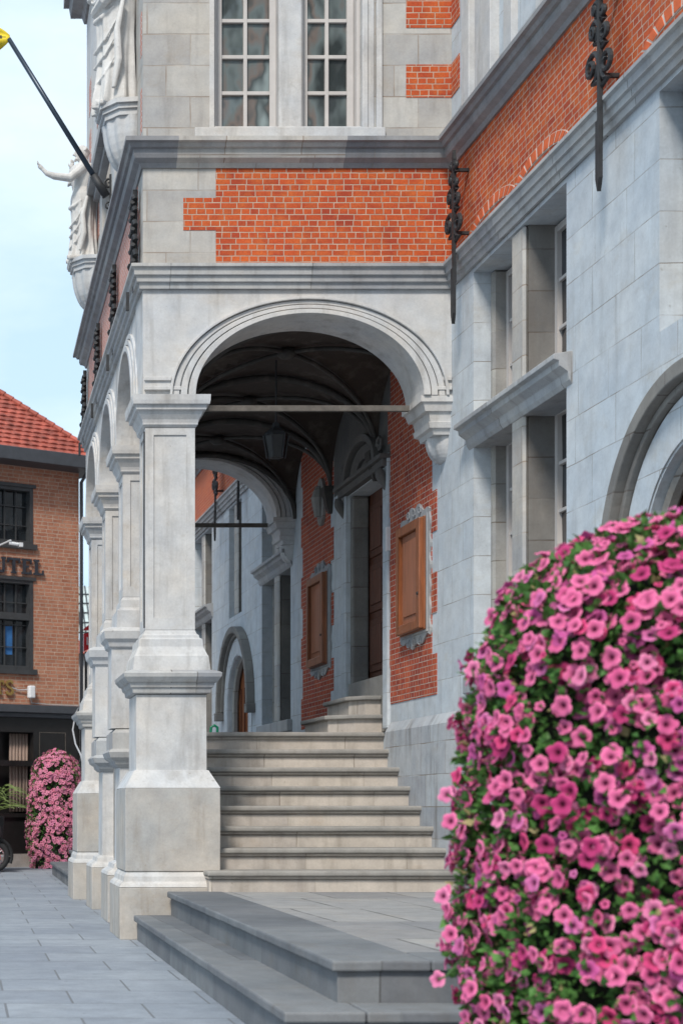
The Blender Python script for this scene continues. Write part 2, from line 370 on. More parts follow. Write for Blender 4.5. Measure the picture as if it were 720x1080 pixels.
    def sweep(s, path, prof, side=1):
        """moulding: plan path (x, y), profile [(out, z)] with mitred corners; 'out' goes to the right of travel for side=1"""
        P = [Vector(p) for p in path]; nrm = []
        for a, b in zip(P, P[1:]):
            d = (b - a).normalized(); nrm.append(Vector((d.y, -d.x)) * side)
        offs = []
        for i in range(len(P)):
            if i == 0: offs.append(nrm[0])
            elif i == len(P) - 1: offs.append(nrm[-1])
            else:
                m = (nrm[i - 1] + nrm[i]); m = m / (1 + nrm[i - 1].dot(nrm[i])); offs.append(m)
        rings = [[s.bm.verts.new((p.x + o.x * t, p.y + o.y * t, z)) for t, z in prof] for p, o in zip(P, offs)]
        n = len(prof)
        for A, B in zip(rings, rings[1:]):
            for k in range(n): s.bm.faces.new((A[k], A[(k + 1) % n], B[(k + 1) % n], B[k]))
        s.bm.faces.new(rings[0]); s.bm.faces.new(rings[-1][::-1]); return s
    def wall(s, us, zs, holes, d0, d1):
        """slab of cells on (u, z) with rectangular holes"""
        us = sorted(set([round(x, 5) for x in us] + [round(h[k], 5) for h in holes for k in (0, 1) if min(us) < h[k] < max(us)]))
        zs = sorted(set([round(x, 5) for x in zs] + [round(h[k], 5) for h in holes for k in (2, 3) if min(zs) < h[k] < max(zs)]))
        def full(i, j):
            if not (0 <= i < len(us) - 1 and 0 <= j < len(zs) - 1): return False
            u = (us[i] + us[i + 1]) / 2; z = (zs[j] + zs[j + 1]) / 2
            return not any(h[0] < u < h[1] and h[2] < z < h[3] for h in holes)
        for i in range(len(us) - 1):
            for j in range(len(zs) - 1):
                if not full(i, j): continue
                a, b, c, d = us[i], us[i + 1], zs[j], zs[j + 1]
                s.quad([(a, d1, c), (b, d1, c), (b, d1, d), (a, d1, d)]); s.quad([(a, d0, c), (a, d0, d), (b, d0, d), (b, d0, c)])
                if not full(i - 1, j): s.quad([(a, d0, c), (a, d1, c), (a, d1, d), (a, d0, d)])
                if not full(i + 1, j): s.quad([(b, d0, c), (b, d0, d), (b, d1, d), (b, d1, c)])
                if not full(i, j - 1): s.quad([(a, d0, c), (b, d0, c), (b, d1, c), (a, d1, c)])
                if not full(i, j + 1): s.quad([(a, d0, d), (a, d1, d), (b, d1, d), (b, d0, d)])
        return s
    def arcfill(s, uc, zs, a, b, ztop, d0, d1, n=28):
        """masonry between an arch curve and a flat top, over the width of the opening"""
        ts = [math.pi * i / n for i in range(n + 1)]
        pts = [(uc + a * math.cos(t), zs + b * math.sin(t)) for t in ts]
        for (u0, z0), (u1, z1) in zip(pts, pts[1:]):
            s.quad([(u0, d1, z0), (u1, d1, z1), (u1, d1, ztop), (u0, d1, ztop)])
            s.quad([(u0, d0, z0), (u0, d0, ztop), (u1, d0, ztop), (u1, d0, z1)])
            s.quad([(u0, d0, z0), (u1, d0, z1), (u1, d1, z1), (u0, d1, z0)])
        return s
    def rough(s, amp=.004, step=.12):
        """worn edges: cut long edges into short ones and push the points about"""
        bmesh.ops.remove_doubles(s.bm, verts=s.bm.verts, dist=1e-5)
        for ax in range(3):
            es = {}
            for e in s.bm.edges:
                d = e.verts[0].co - e.verts[1].co
                if abs(d[ax]) > .8 * d.length and d.length > 2 * step: es.setdefault(min(40, int(d.length / step)), []).append(e)
            if es:
                k = max(es); bmesh.ops.subdivide_edges(s.bm, edges=[e for v in es.values() for e in v], cuts=k, use_grid_fill=True)
        for v in s.bm.verts:
            n_ = noise.noise_vector(v.co * 5.3) + .6 * noise.noise_vector(v.co * 17)
            v.co += Vector((n_.x, n_.y, n_.z * .7)) * amp
        return s
    def build(s, name, mat, parent=None, bevel=0, smooth=False, seg=2, label=None):
        bmesh.ops.remove_doubles(s.bm, verts=s.bm.verts, dist=1e-5)
        bmesh.ops.recalc_face_normals(s.bm, faces=s.bm.faces)
        me = bpy.data.meshes.new(name)
        if parent is not None:
            r = root_of(parent)
            if not r.get('_local'):
                bmesh.ops.translate(s.bm, verts=s.bm.verts, vec=-r.location)
        s.bm.to_mesh(me); s.bm.free()
        o = bpy.data.objects.new(name, me); COL.objects.link(o)
        me.materials.append(mat)
        if parent is not None: o.parent = parent
        if smooth:
            for p in me.polygons: p.use_smooth = True
        if bevel:
            b = o.modifiers.new('edge', 'BEVEL'); b.width = bevel; b.segments = seg; b.limit_method = 'ANGLE'; b.angle_limit = R(35); b.use_clamp_overlap = True
        if label: o['label'] = label
        return o

def tag(o, label=None, cat=None, group=None, kind=None):
    for k, v in (('label', label), ('category', cat), ('group', group), ('kind', kind)):
        if v: o[k] = v
    return o
def thing(name, label, cat, loc=(0, 0, 0), rotz=0, group=None, local=False):
    o = bpy.data.objects.new(name, None); COL.objects.link(o); o.location = loc; o.rotation_euler = (0, 0, rotz)
    o.empty_display_size = .2
    if local: o['_local'] = 1
    return tag(o, label, cat, group)
def copy_tree(o, parent=None):
    c = o.copy(); COL.objects.link(c); c.parent = parent
    for ch in list(o.children): copy_tree(ch, c)
    return c
def rebase(o):
    """put a single-mesh thing's origin at the centre of its base"""
    me = o.data; xs = [v.co for v in me.vertices]
    c = Vector(((min(v.x for v in xs) + max(v.x for v in xs)) / 2, (min(v.y for v in xs) + max(v.y for v in xs)) / 2, min(v.z for v in xs)))
    me.transform(Matrix.Translation(-c)); o.location = c; return o

# ================================================================== ground
g = MB(); g.quad([(-300, -60, 0), (300, -60, 0), (300, 700, 0), (-300, 700, 0)])
o = g.build('ground', plain('far_asphalt', (.10, .10, .105), .8), None); tag(o, kind='structure')
g = MB(); g.quad([(-14, 1, .004), (9, 1, .004), (9, 36, .004), (-14, 36, .004)])
o = g.build('pavement', M['pave'], None); tag(o, kind='structure')

# ================================================================== town hall
TH = thing('town_hall', 'grey stone and red brick town hall with arcaded porch, staircase and moulded string courses', 'building', (XW, 13.1, 0))
ZS, AR, BR = 4.43, 0.95, .665     # springing of the porch arches, half span, rise
Z_STR0, Z_STR1, Z_COR0, Z_COR1 = 5.30, 5.50, 6.29, 6.50
AC = (XL + .42 + 4.06) / 2 + .0
FA0, FA1 = 2.215, 4.07            # front arch opening
FAC = (FA0 + FA1) / 2; FAH = (FA1 - FA0) / 2
# ---- long facade wall with its openings
def bay(y0):      # a window pair like the one right of the porch, and openings of the arched door bay
    return []
big_win = [(10.76, 12.58), (18.85, 20.45), (24.0, 25.6)]
small_win = [(8.15, 9.40), (21.75, 22.65)]
doors = [(8.90, 2.45), (22.0, 2.42)]
DR = .72
holes = []
for a, b in big_win: holes += [(a, b, 2.1, 5.27)]
for a, b in small_win: holes += [(a, b, 3.72 if a > 12 else 3.86, 5.27)]
for c, zs in doors: holes += [(c - DR, c + DR, 0, zs + DR)]
holes += [(14.98, 16.30, 1.77, 4.22)]
w = MB(fac); w.wall([3, 30], [0, Z_STR0 + .02], holes, -.42, 0)
for c, zs in doors: w.arcfill(c, zs, DR, DR, zs + DR, -.42, 0)
w.build('stone_wall', M['facade'], TH)
w = MB(fac); w.wall([3, 30], [Z_STR0 + .02, Z_COR0 + .02], [], -.42, -.004)
w.build('brick_band', M['brick'], TH)
w = MB(fac); w.wall([3, 30], [Z_COR0 + .02, 12.4], [(9.0, 10.5, 7.9, 10.6)], -.42, .0)
w.build('upper_wall', M['facade'], TH)
MB().box(XW + .43, XW + 7, 3, 30, 0, 12.35).build('inner_core', M['shade'], TH)
MB().frust(XW - .3, XW + 7.3, 2.7, 30.3, 12.4, XW + 3.4, XW + 3.6, 5, 28, 16.5).build('roof', M['roofslate'], TH)
# plinth along the facade (battered base)
w = MB(fac)
for a, b in ((3, 8.9 - 1.1), (10.02, 14.80), (16.45, 20.85), (23.12, 30)):
    w.prism([(a, 0), (b, 0), (b, 1.76), (a, 1.76)], -.05, .055)
    A = [w.v(a, .055, 1.76), w.v(b, .055, 1.76), w.v(b, .002, 1.85), w.v(a, .002, 1.85)]; w.bm.faces.new(A)
    B = [w.v(a, -.05, 1.76), w.v(b, -.05, 1.76)]
    w.bm.faces.new((w.v(a, .055, 1.76), w.v(a, .002, 1.85), w.v(a, -.05, 1.76))); w.bm.faces.new((w.v(b, .055, 1.76), w.v(b, .002, 1.85), w.v(b, -.05, 1.76)))
w.build('plinth', M['lowwall'], TH)

# ---- mouldings
cor = [(-.05, Z_COR0), (.015, Z_COR0), (.03, Z_COR0 + .035), (.075, Z_COR0 + .06), (.085, Z_COR0 + .085), (.085, Z_COR0 + .13), (.11, Z_COR0 + .135),
       (.125, Z_COR0 + .165), (.155, Z_COR0 + .17), (.155, Z_COR0 + .205), (.03, Z_COR0 + .225), (-.05, Z_COR0 + .225)]
strp = [(-.05, Z_STR0), (.03, Z_STR0), (.035, Z_STR0 + .045), (.055, Z_STR0 + .05), (.058, Z_STR0 + .095), (.078, Z_STR0 + .10), (.082, Z_STR0 + .15),
        (.105, Z_STR0 + .16), (.105, Z_STR0 + .185), (.01, Z_STR0 + .205), (-.05, Z_STR0 + .205)]
YB = 19.08
pA = [(XW, 3), (XW, YF), (XL, YF), (XL + SKEW * (YB - YF), YB), (XW, YB), (XW, 30)]
MB().sweep(pA, strp, -1).build('string_course', M['string'], TH)
co = MB().sweep(pA[:2] + [(3.42, YF), (2.06, YF)] + pA[2:], cor, -1).build('cornice', M['dark'], TH)
co.data.materials.append(M['quoin'])
for p in co.data.polygons:
    c_ = p.center + Vector(TH.location)
    if 2.06 < c_.x < 3.42 and c_.y < YF + .1: p.material_index = 1

# ---- porch front and back walls with arches, left arcade wall
def porch_front(y0, y1, sk, brick_face):
    f = (lambda u, d, z: (u + SKEW * sk * (1 - (u - XL) / (XW - XL)), y0 + (0 - d), z))
    w = MB(f)
    w.wall([XL, XW], [ZS, Z_STR0 + .02], [(FA0, FA1, ZS - .1, Z_STR0 - .02)], -(y1 - y0), 0)
    w.arcfill(FAC, ZS, FAH, BR, Z_STR0 - .02, -(y1 - y0), 0, 40)
    w.build('arch_wall', M['smooth'], TH)
    w = MB(f)
    k = 1
    for i, (a, d) in enumerate(((.0, .050), (.062, .036), (.125, .022))):
        w.ring(FAC, ZS, FAH + a + (.006 if i else 0), BR + a * .62 + (.006 if i else 0), FAH + a + .057, BR + (a + .057) * .62, -.02, d, n=48, legs=.0)
    w.ring(FAC, ZS, FAH + .188, BR + .118, FAH + .208, BR + .14, -.02, .045, n=48)
    w.build('archivolt', M['smooth'], TH, bevel=.004)
    for i in (0,):
        w = MB(f); w.box(FA0 + .02, FA1 - .05, -.22, -.18, ZS - .075, ZS - .03).build('tie_rod', M['rod'], TH)
porch_front(YF, YF + .45, 0, True)
porch_front(YB - .45, YB, 5.5, False)
PC = [13.33, 15.17, 17.01, 18.85]
w = MB(lef)
hl = []
for a, b in zip(PC, PC[1:]): hl.append((a + .26, b - .26, ZS - .1, Z_STR0 - .02))
w.wall([YF + .452, YB - .452], [ZS, Z_STR0 + .02], hl, -.42, 0)
AL = (PC[1] - PC[0]) / 2 - .26
for a, b in zip(PC, PC[1:]): w.arcfill((a + b) / 2, ZS, AL, BR, Z_STR0 - .02, -.42, 0)
w.build('arch_wall', M['smooth'], TH)
for a, b in zip(PC, PC[1:]):
    w = MB(lef)
    for i, (k, d) in enumerate(((.0, .050), (.062, .036), (.125, .022))):
        w.ring((a + b) / 2, ZS, AL + k + (.006 if i else 0), BR + k * .8 + (.006 if i else 0), AL + k + .057, BR + (k + .057) * .8, -.02, d, n=36)
    w.build('archivolt', M['smooth'], TH, bevel=.004)
# storey band (stone body with brick panels) between string course and cornice
w = MB(); w.fn = skw
w.box(XL, XW, YF, YF + .45, Z_STR0 + .02, Z_COR0 + .02)
w.box(XL, XL + .42, YF + .451, YB - .451, Z_STR0 + .02, Z_COR0 + .02)
w.box(XL, XW - .15, YB - .45, YB, Z_STR0 + .02, Z_COR0 + .02)
w.build('storey_band', M['quoin'], TH)
w = MB(fro)
zb = [Z_STR1, Z_STR1 + .285, Z_STR1 + .55, Z_COR0]
for (z0, z1), x0 in zip(zip(zb, zb[1:]), (2.385, 2.12, 2.385)): w.box(x0, XW - .002, -.03, .004, z0, z1)
w.build('brick_panel', M['brick'], TH)
w = MB(lef)
for (z0, z1), x0 in zip(zip(zb, zb[1:]), (.36, .24, .36)): w.box(YF + x0, YB - x0, -.03, .004, z0, z1)
w.build('brick_panel', M['brickpale'], TH, label='pinkish brick panel on the left side of the porch')
# ---- upper storey over the porch
ZU = Z_COR0 + .22
UT = 10.4
w = MB(fro)
WX0, WX1, WZ0, WZ1 = 2.372, 3.574, 6.62, 9.1
w.wall([XL, XW], [ZU, UT], [(WX0, WX1, WZ0, WZ1)], -.4, 0)
w.build('upper_wall', M['quoin'], TH)
w = MB(lef)
LW = [(14.6, 15.6, 6.95, 9.6), (16.0, 17.0, 6.95, 9.6)]
w.wall([YF + .401, YB - .401], [ZU, UT], LW, -.4, 0)
w.build('upper_wall', M['smooth'], TH)
w = MB(skw); w.box(XL, XW - .15, YB - .4, YB, ZU, UT); w.build('upper_wall', M['smooth'], TH)
w = MB()
topc = [(-.05, UT), (.03, UT), (.06, UT + .1), (.18, UT + .14), (.2, UT + .28), (.26, UT + .3), (.26, UT + .4), (-.05, UT + .42)]
MB().sweep([(XW, YF), (XL, YF), (XL + SKEW * (YB - YF), YB), (XW, YB)], topc, -1).build('cornice', M['dark'], TH, label='dark roof cornice at the top of the porch storey')
MB(skw).frust(XL - .2, XW, YF - .2, YB + .2, UT + .4, XL + 1.2, XW, YF + 1.5, YB - 1.5, 12.4).build('roof', M['roofslate'], TH)
# brick patches of the upper storey
for z0, z1 in ((6.87, 7.14), (7.44, 7.72)):
    w = MB(fro); w.box(xp(428, YF), XW - .002, -.03, .004, z0, z1); w.build('brick_panel', M['brick'], TH)
    w = MB(fac); w.box(YF - .2, YF - .006, -.03, .006, z0, z1); w.build('brick_panel', M['brick'], TH)
for z0, z1 in ((8.0, 8.28), (8.56, 8.84), (9.12, 9.4)):
    w = MB(fro); w.box(xp(428, YF), XW - .002, -.03, .004, z0, z1); w.build('brick_panel', M['brick'], TH)
for u0 in (13.16, 14.25, 17.3, 18.4):
    for z0 in (6.62, 7.25, 7.88, 8.5, 9.1):
        w = MB(lef); w.box(u0, u0 + .28, -.03, .004, z0, z0 + .36); w.build('brick_panel', M['brickpale'], TH)
# window surround strips in dressed stone
w = MB(fro)
for a, b, d in ((381, 387, .03), (387.5, 394, .016), (396, 402, .03), (221, 226, .012)):
    w.box(xp(a, YF), xp(b, YF), -.02, d, ZU + .0, 9.4)
w.box(xp(205, YF), xp(405, YF), -.02, .035, ZU, WZ0 - .004)
w.build('window_surround', M['smooth'], TH, bevel=.004)
w = MB(fac)
for a, b, d in ((12.55, 12.72, .05), (12.02, 12.36, .07), (11.64, 11.80, .05), (10.62, 11.1, .08)):
    w.box(a, b, -.02, d, Z_COR1 + .02, 11)
w.build('pilaster_strip', M['smooth'], TH, bevel=.006)
# left side window transom moulding and jambs
w = MB(lef); w.prism([(14.35, 7.62), (17.35, 7.62), (17.35, 7.70), (14.35, 7.70)], -.02, .06); w.prism([(14.3, 7.70), (17.4, 7.70), (17.4, 7.80), (14.3, 7.80)], -.02, .13)
w.build('transom', M['dark'], TH, bevel=.006)
for a, b, z0, z1 in LW:
    w = MB(lef); w.box(a, b, -.34, -.30, z0, z1); w.build('window_pane', M['glassd'], TH)
    w = MB(lef)
    for k in range(1, 9): w.box(a, b, -.30, -.27, z0 + k * .3, z0 + k * .3 + .02)
    for k in range(0, 4): w.box(a + k * (b - a - .03) / 3, a + k * (b - a - .03) / 3 + .03, -.298, -.262, z0, z1)
    w.build('window_frame', M['frame'], TH)

# ---- windows
def sash(fn, u0, u1, z0, z1, d, cols, rows, th, bar, mat, gm, parent, bardep=.022):
    """one light: frame (thing part) with pane (sub-part)"""
    w = MB(fn)
    w.box(u0, u0 + th, d - .03, d + .03, z0, z1); w.box(u1 - th, u1, d - .03, d + .03, z0, z1)
    w.box(u0 + th, u1 - th, d - .03, d + .03, z0, z0 + th); w.box(u0 + th, u1 - th, d - .03, d + .03, z1 - th, z1)
    iu0, iu1, iz0, iz1 = u0 + th, u1 - th, z0 + th, z1 - th
    for k in range(1, cols):
        c = iu0 + (iu1 - iu0) * k / cols; w.box(c - bar / 2, c + bar / 2, d - .02, d + bardep, iz0, iz1)
    for k in range(1, rows):
        c = iz0 + (iz1 - iz0) * k / rows; w.box(iu0, iu1, d - .018, d + bardep - .003, c - bar / 2, c + bar / 2)
    f = w.build('window_frame', mat, parent, bevel=.003)
    w = MB(fn)
    for i in range(cols):
        for j in range(rows):
            a = iu0 + (iu1 - iu0) * i / cols; b = iu0 + (iu1 - iu0) * (i + 1) / cols
            c = iz0 + (iz1 - iz0) * j / rows; e = iz0 + (iz1 - iz0) * (j + 1) / rows
            t = [random.uniform(-.004, .004) for _ in range(4)]
            w.bm.faces.new([w.v(a, d - .006 + t[0], c), w.v(b, d - .006 + t[1], c), w.v(b, d - .006 + t[2], e), w.v(a, d - .006 + t[3], e)])
    me = w.build('pane', gm, f)
    return f
# front window above the porch arch
CM0, CM1 = xp(295, YF), xp(321, YF)
for a, b in ((WX0 + .03, CM0 + .0), (CM1 - .0, WX1 - .03)):
    sash(fro, a, b, WZ0, WZ0 + 4 * .31 + .06, -.16, 2, 4, .052, .03, M['frame'], M['glass'], TH)
    sash(fro, a, b, WZ0 + 1.36, WZ1, -.16, 2, 3, .052, .03, M['frame'], M['glass'], TH)
w = MB(fro); w.box(WX0 - .01, WX0 + .028, -.3, -.05, WZ0, WZ1); w.box(WX1 - .028, WX1 + .01, -.3, -.05, WZ0, WZ1)
w.box(WX0, WX1, -.21, -.10, WZ0 + 1.302, WZ0 + 1.358)
w.build('window_frame', M['frame'], TH, bevel=.004)
w = MB(fro); w.box(CM0 + .002, CM1 - .002, -.3, -.03, WZ0, WZ1); w.build('mullion', M['smooth'], TH, bevel=.018, seg=1)
MB(fro).prism([(WX0 - .0, WZ0 - .03), (WX1 + .0, WZ0 - .03), (WX1 + .0, WZ0 + .012), (WX0 - .0, WZ0 + .012)], -.3, .015).build('window_sill', M['smooth'], TH, bevel=.006)
MB(fro).box(WX0, WX1, -.42, -.35, WZ0, WZ1).build('window_backing', M['black'], TH)

def facade_window(a, b, z0, z1, ztr, trans=True):
    # stone mullion, transom cornice, chamfered jambs, sashes deep in the opening
    c = (a + b) / 2
    w = MB(fac); w.box(c - .118, c + .118, -.27, -.045, z0, z1); mu = w.build('mullion', M['soot'], TH)
    MB(fac).box(c - .12, c + .12, -.0449, -.006, z0, z1).build('mullion_face', M['quoin'], mu, bevel=.03, seg=1)
    for e, f in ((a + .07, c - .12), (c + .12, b - .07)):
        if trans:
            sash(fac, e, f, z0 + .02, ztr - .16, -.26, 2, 5, .05, .025, M['frame'], M['glassd'], TH)
            sash(fac, e, f, ztr + .02, z1 - .02, -.26, 2, 3, .05, .025, M['frame'], M['glassd'], TH)
        else: sash(fac, e, f, z0 + .02, z1 - .02, -.26, 2, 4, .05, .025, M['frame'], M['glassd'], TH)
    w = MB(fac)
    w.box(a - .002, a + .068, -.30, -.10, z0, z1); w.build('jamb', M['shade'], TH, bevel=.02, seg=1)
    MB(fac).box(b - .068, b + .002, -.30, -.13, z0, z1).build('jamb', M['shade'], TH, bevel=.02, seg=1)
    w = MB(fac); w.box(a, b, -.40, -.33, z0, z1); w.build('window_backing', M['black'], TH)
    if trans:
        w = MB()
        pr = [(-.3, ztr - .20), (.0, ztr - .20), (.02, ztr - .17), (.03, ztr - .12), (.085, ztr - .08), (.09, ztr - .045), (.125, ztr - .035), (.125, ztr), (.0, ztr + .02), (-.3, ztr + .02)]
        w.sweep([(XW, a - .10), (XW, b + .10)], pr, -1)
        w.build('transom', M['string'], TH, bevel=.004)
    if z0 > 1.9 and trans:
        w = MB(fac); w.box(a - .08, b + .08, -.3, .06, z0 - .14, z0 - .003); w.build('window_sill', M['string'], TH, bevel=.01)
for a, b in big_win: facade_window(a, b, 2.1, 5.27, 4.09)
for a, b in small_win: facade_window(a, b, 3.72 if a > 12 else 3.86, 5.27, 0, False)
# jamb quoins of the big windows (in slight relief)
# ---- arched doorways of the facade
for c, zs in doors:
    w = MB(fac); w.ring(c, zs, 1.03, 1.03, 1.12, 1.12, -.02, .11, n=40)
    w.ring(c, zs, .985, .985, 1.028, 1.028, -.02, .05, n=40)
    w.box(c - 1.16, c - 1.0, -.02, .12, zs - .12, zs - .002); w.box(c + 1.0, c + 1.16, -.02, .12, zs - .12, zs - .002)
    w.build('hood_mould', M['soot'], TH, bevel=.008)
    w = MB(fac); w.ring(c, zs, DR + .015, DR + .015, .97, .97, -.02, .012, n=40, legs=zs - .05); w.build('door_surround', M['facade'], TH)
    w = MB(fac); w.ring(c, zs, DR - .05, DR - .05, DR - .003, DR - .003, -.145, -.05, n=36, legs=zs - .01); w.build('door_arch', M['shade'], TH, bevel=.03, seg=1)
    w = MB(fac)
    pts = [(c + (DR - .01) * math.cos(math.pi * i / 24), zs + (DR - .01) * math.sin(math.pi * i / 24)) for i in range(25)] + [(c - DR + .01, .0), (c + DR - .01, .0)]
    w.prism(pts, -.21, -.15); d = w.build('door', M['wood'] if c > 12 else M['wooddark'], TH)
    w = MB(fac)
    for k in range(-2, 3): w.box(c + k * .25 - .012, c + k * .25 + .012, -.151, -.135, .05, zs + .3)
    w.build('door_batten', M['wooddark'], d)

# ---- brick relieving arches in the brick band
for a in (7.55, 8.75, 10.80, 11.76, 14.4):
    w = MB(fac); uc, hw, ri = a + .42, .42, .10
    n = 13; w.bm.faces.ensure_lookup_table()
    MB(fac).ring(uc, Z_STR1 + .03, hw, ri, hw + .1, ri + .085, -.02, .001, n=20).build('relieving_arch', M['mortar'], TH)
    for i in range(n):
        t0 = math.pi * (i + .12) / n; t1 = math.pi * (i + .88) / n
        p = [(uc + (hw + k) * math.cos(t), Z_STR1 + .03 + (ri + kk) * math.sin(t)) for t, k, kk in ((t0, .006, .006), (t0, .094, .08), (t1, .094, .08), (t1, .006, .006))]
        w.prism(p, -.01, .005)
    w.build('relieving_arch', M['brickarch'], TH)

# ---- wrought iron wall anchors
def anchor(fn, u, label=None):
    w = MB(fn)
    w.box(u - .017, u + .017, .10, .125, 5.22, 6.20)
    for z in (5.62, 6.12): w.box(u - .012, u + .012, -.01, .0999, z - .012, z + .012)
    w.prism([(u - .026, 5.34), (u + .026, 5.34), (u + .026, 4.98), (u, 4.90), (u - .026, 4.98)], .106, .132)
    def scroll(sx, zc, r, turns=1.6):
        pts = []; n = 22
        for i in range(n + 1):
            t = i / n; rr = r * (1 - .82 * t); a = -math.pi / 2 + turns * 2 * math.pi * t
            pts.append((u + sx * (.012 + r + rr * math.cos(a + math.pi) * 1.0), .105 + .02 * t, zc + rr * math.sin(a)))
        w.tube([(u, .105, zc - r * 1.25), (u + sx * r * .6, .105, zc - r * 1.1)] + pts, [.014, .016] + [.020 * (1 - .3 * i / n) for i in range(n + 1)], 6)
    for sx, zc, r in ((1, 5.72, .105), (-1, 5.66, .09), (1, 5.93, .075), (-1, 5.86, .06), (1, 6.06, .05), (-1, 6.0, .035), (1, 6.16, .035), (-1, 6.14, .03)):
        scroll(sx, zc, r)
    w.prism([(u - .02, 6.201), (u + .02, 6.201), (u, 6.28)], .10, .125)
    w.build('wall_anchor', M['iron'], TH)
for u in (7.3, 9.96, 12.70, 21.4, 23.1): anchor(fac, u)
def anchor2(u, off):
    w = MB(lef)
    w.box(u - .02, u + .02, .02, .06, 5.35, 6.2)
    for i, z in enumerate((5.62, 5.75, 5.88, 6.0, 6.1)):
        r = .055 - .006 * i
        for sx in (-1, 1):
            w.tube([(u + sx * (.01 + r + r * math.cos(a)), .045 + .003 * k, z + r * math.sin(a)) for k, a in enumerate([j * .7 for j in range(9)])], .022, 6)
    w.tube([(u, .05 + .016 * math.sin(j), 5.56 + .03 * math.cos(j)) if False else (u, .07 + .03 * math.cos(j * .8), 5.56 + .03 * math.sin(j * .8)) for j in range(9)], .009, 5)
    w.box(u - .018, u + .018, .09, .115, 5.2, 5.35)
    w.build('wall_anchor', M['iron'], TH)
for u in PC: anchor2(u, 0)

# ---- porch pillars
def pillar(cx, cy, corner):
    q = MB(skw)
    if corner:
        q.stack(cx, cy, [(0, .435), (.425, .435)]); q.rough(.003, .15); q.build('pillar_base', M['block'], TH, bevel=.008)
        q = MB(skw); q.stack(cx, cy, [(.4255, .437), (.45, .425), (.47, .40), (.51, .395), (.545, .375), (.548, .36)]); q.build('base_moulding', M['smooth'], TH)
        q = MB(skw); q.stack(cx, cy, [(.549, .384), (1.225, .384)]); q.rough(.003, .15); q.build('pedestal_block', M['block'], TH, bevel=.008)
        q = MB(skw); q.stack(cx, cy, [(1.226, .384), (1.37, .300), (1.372, .286), (1.985, .284)]); q.build('pedestal', M['smooth'], TH)
        q = MB(skw); q.stack(cx, cy, [(1.99, .29), (2.0, .315), (2.035, .32), (2.045, .335), (2.08, .345), (2.085, .362), (2.125, .392), (2.155, .397), (2.165, .385), (2.185, .33)]); q.build('pedestal_cap', M['string'], TH)
        q = MB(skw); q.stack(cx, cy, [(2.186, .315), (2.30, .300), (2.315, .29), (2.38, .262), (2.44, .258), (2.455, .235), (2.475, .232), (2.49, .215), (2.52, .203)]); q.build('pillar_foot', M['smooth'], TH)
    else:
        q.stack(cx, cy, [(0, .36), (.44, .36)]); q.build('pillar_base', M['block'], TH, bevel=.008)
        q = MB(skw); q.stack(cx, cy, [(.441, .362), (.47, .35), (.50, .30), (.54, .29), (.56, .24), (1.44, .235)]); q.build('pedestal', M['smooth'], TH)
        q = MB(skw); q.stack(cx, cy, [(1.441, .25), (1.47, .28), (1.50, .29), (1.53, .33), (1.58, .345), (1.60, .33), (1.61, .31), (1.76, .31), (1.79, .28), (1.80, .255)]); q.build('pedestal_cap', M['string'], TH)
        q = MB(skw); q.stack(cx, cy, [(1.801, .262), (2.30, .262), (2.45, .268), (2.75, .268), (2.90, .262), (2.93, .228), (3.0, .222), (3.03, .203)]); q.build('pillar_foot', M['smooth'], TH)
        # engaged pedestal towards the square
        q = MB(skw); q.stack(cx - .13, cy - .09, [(1.802, .19), (2.545, .185), (2.56, .21), (2.60, .22), (2.63, .25), (2.70, .262), (2.72, .25), (2.74, .2)]); q.build('engaged_pedestal', M['smooth'], TH)
    zb_ = 2.521 if corner else 3.031
    # shaft with a sunk panel: core, and raised margins around it
    h = .192
    q = MB(skw); q.stack(cx, cy, [(zb_, h), (4.18, h)]); sh = q.build('shaft', M['smooth'], TH)
    q = MB(skw)
    zt = 4.12; e = .2035
    for sx, sy in ((0, -1), (-1, 0), (1, 0), (0, 1)):
        for a0, a1, b0, b1 in ((-e, -e + .07, zb_ + .002, 4.178), (e - .07, e, zb_ + .002, 4.178), (-e + .07, e - .07, zb_ + .002, zb_ + .10), (-e + .07, e - .07, zt, 4.178)):
            if sx == 0:
                q.box(cx + a0, cx + a1, cy + sy * .17, cy + sy * e, b0, b1)
            else:
                q.box(cx + sx * .17, cx + sx * e, cy + max(a0, -.169), cy + min(a1, .169), b0, b1)
    q.build('shaft_margin', M['smooth'], TH)
    q = MB(skw); q.stack(cx, cy, [(4.181, .207), (4.20, .225), (4.215, .225), (4.24, .232), (4.27, .25), (4.30, .26), (4.31, .285), (4.345, .288), (4.35, .31), (4.38, .315), (4.425, .317), (4.428, .30)])
    q.build('capital', M['smooth'], TH)
for i, y in enumerate(PC): pillar(XL + .225, y, i in (0, 3))
w = MB(skw); w.tube([(XL + .015, 13.145, 4.15), (XL + .013, 13.145, 3.3), (XL + .015, 13.145, 2.54)], .006, 6); w.build('conductor', M['iron'], TH)
# small end pieces above the corner capitals
w = MB(fro); w.box(XL + .01, 2.10, -.02, .030, 4.475, 4.505); w.box(XL + .01, 2.02, -.02, .018, 4.555, 4.585); w.build('impost_band', M['smooth'], TH, bevel=.004)
w = MB(fro); w.box(4.17, XW - .005, -.02, .030, 4.475, 4.505); w.box(4.215, XW - .005, -.02, .018, 4.555, 4.585); w.build('impost_band', M['smooth'], TH, bevel=.004)
# parapet walls between pillars
for i, (a, b) in enumerate(zip(PC, PC[1:])):
    w = MB(skw); top = 2.35 if i else 1.0
    w.box(XL + .10, XL + .35, a + .27, b - .27, 0, top); w.box(XL + .06, XL + .39, a + .27, b - .27, top + .001, top + .1)
    w.build('parapet', M['smooth'], TH, bevel=.01)
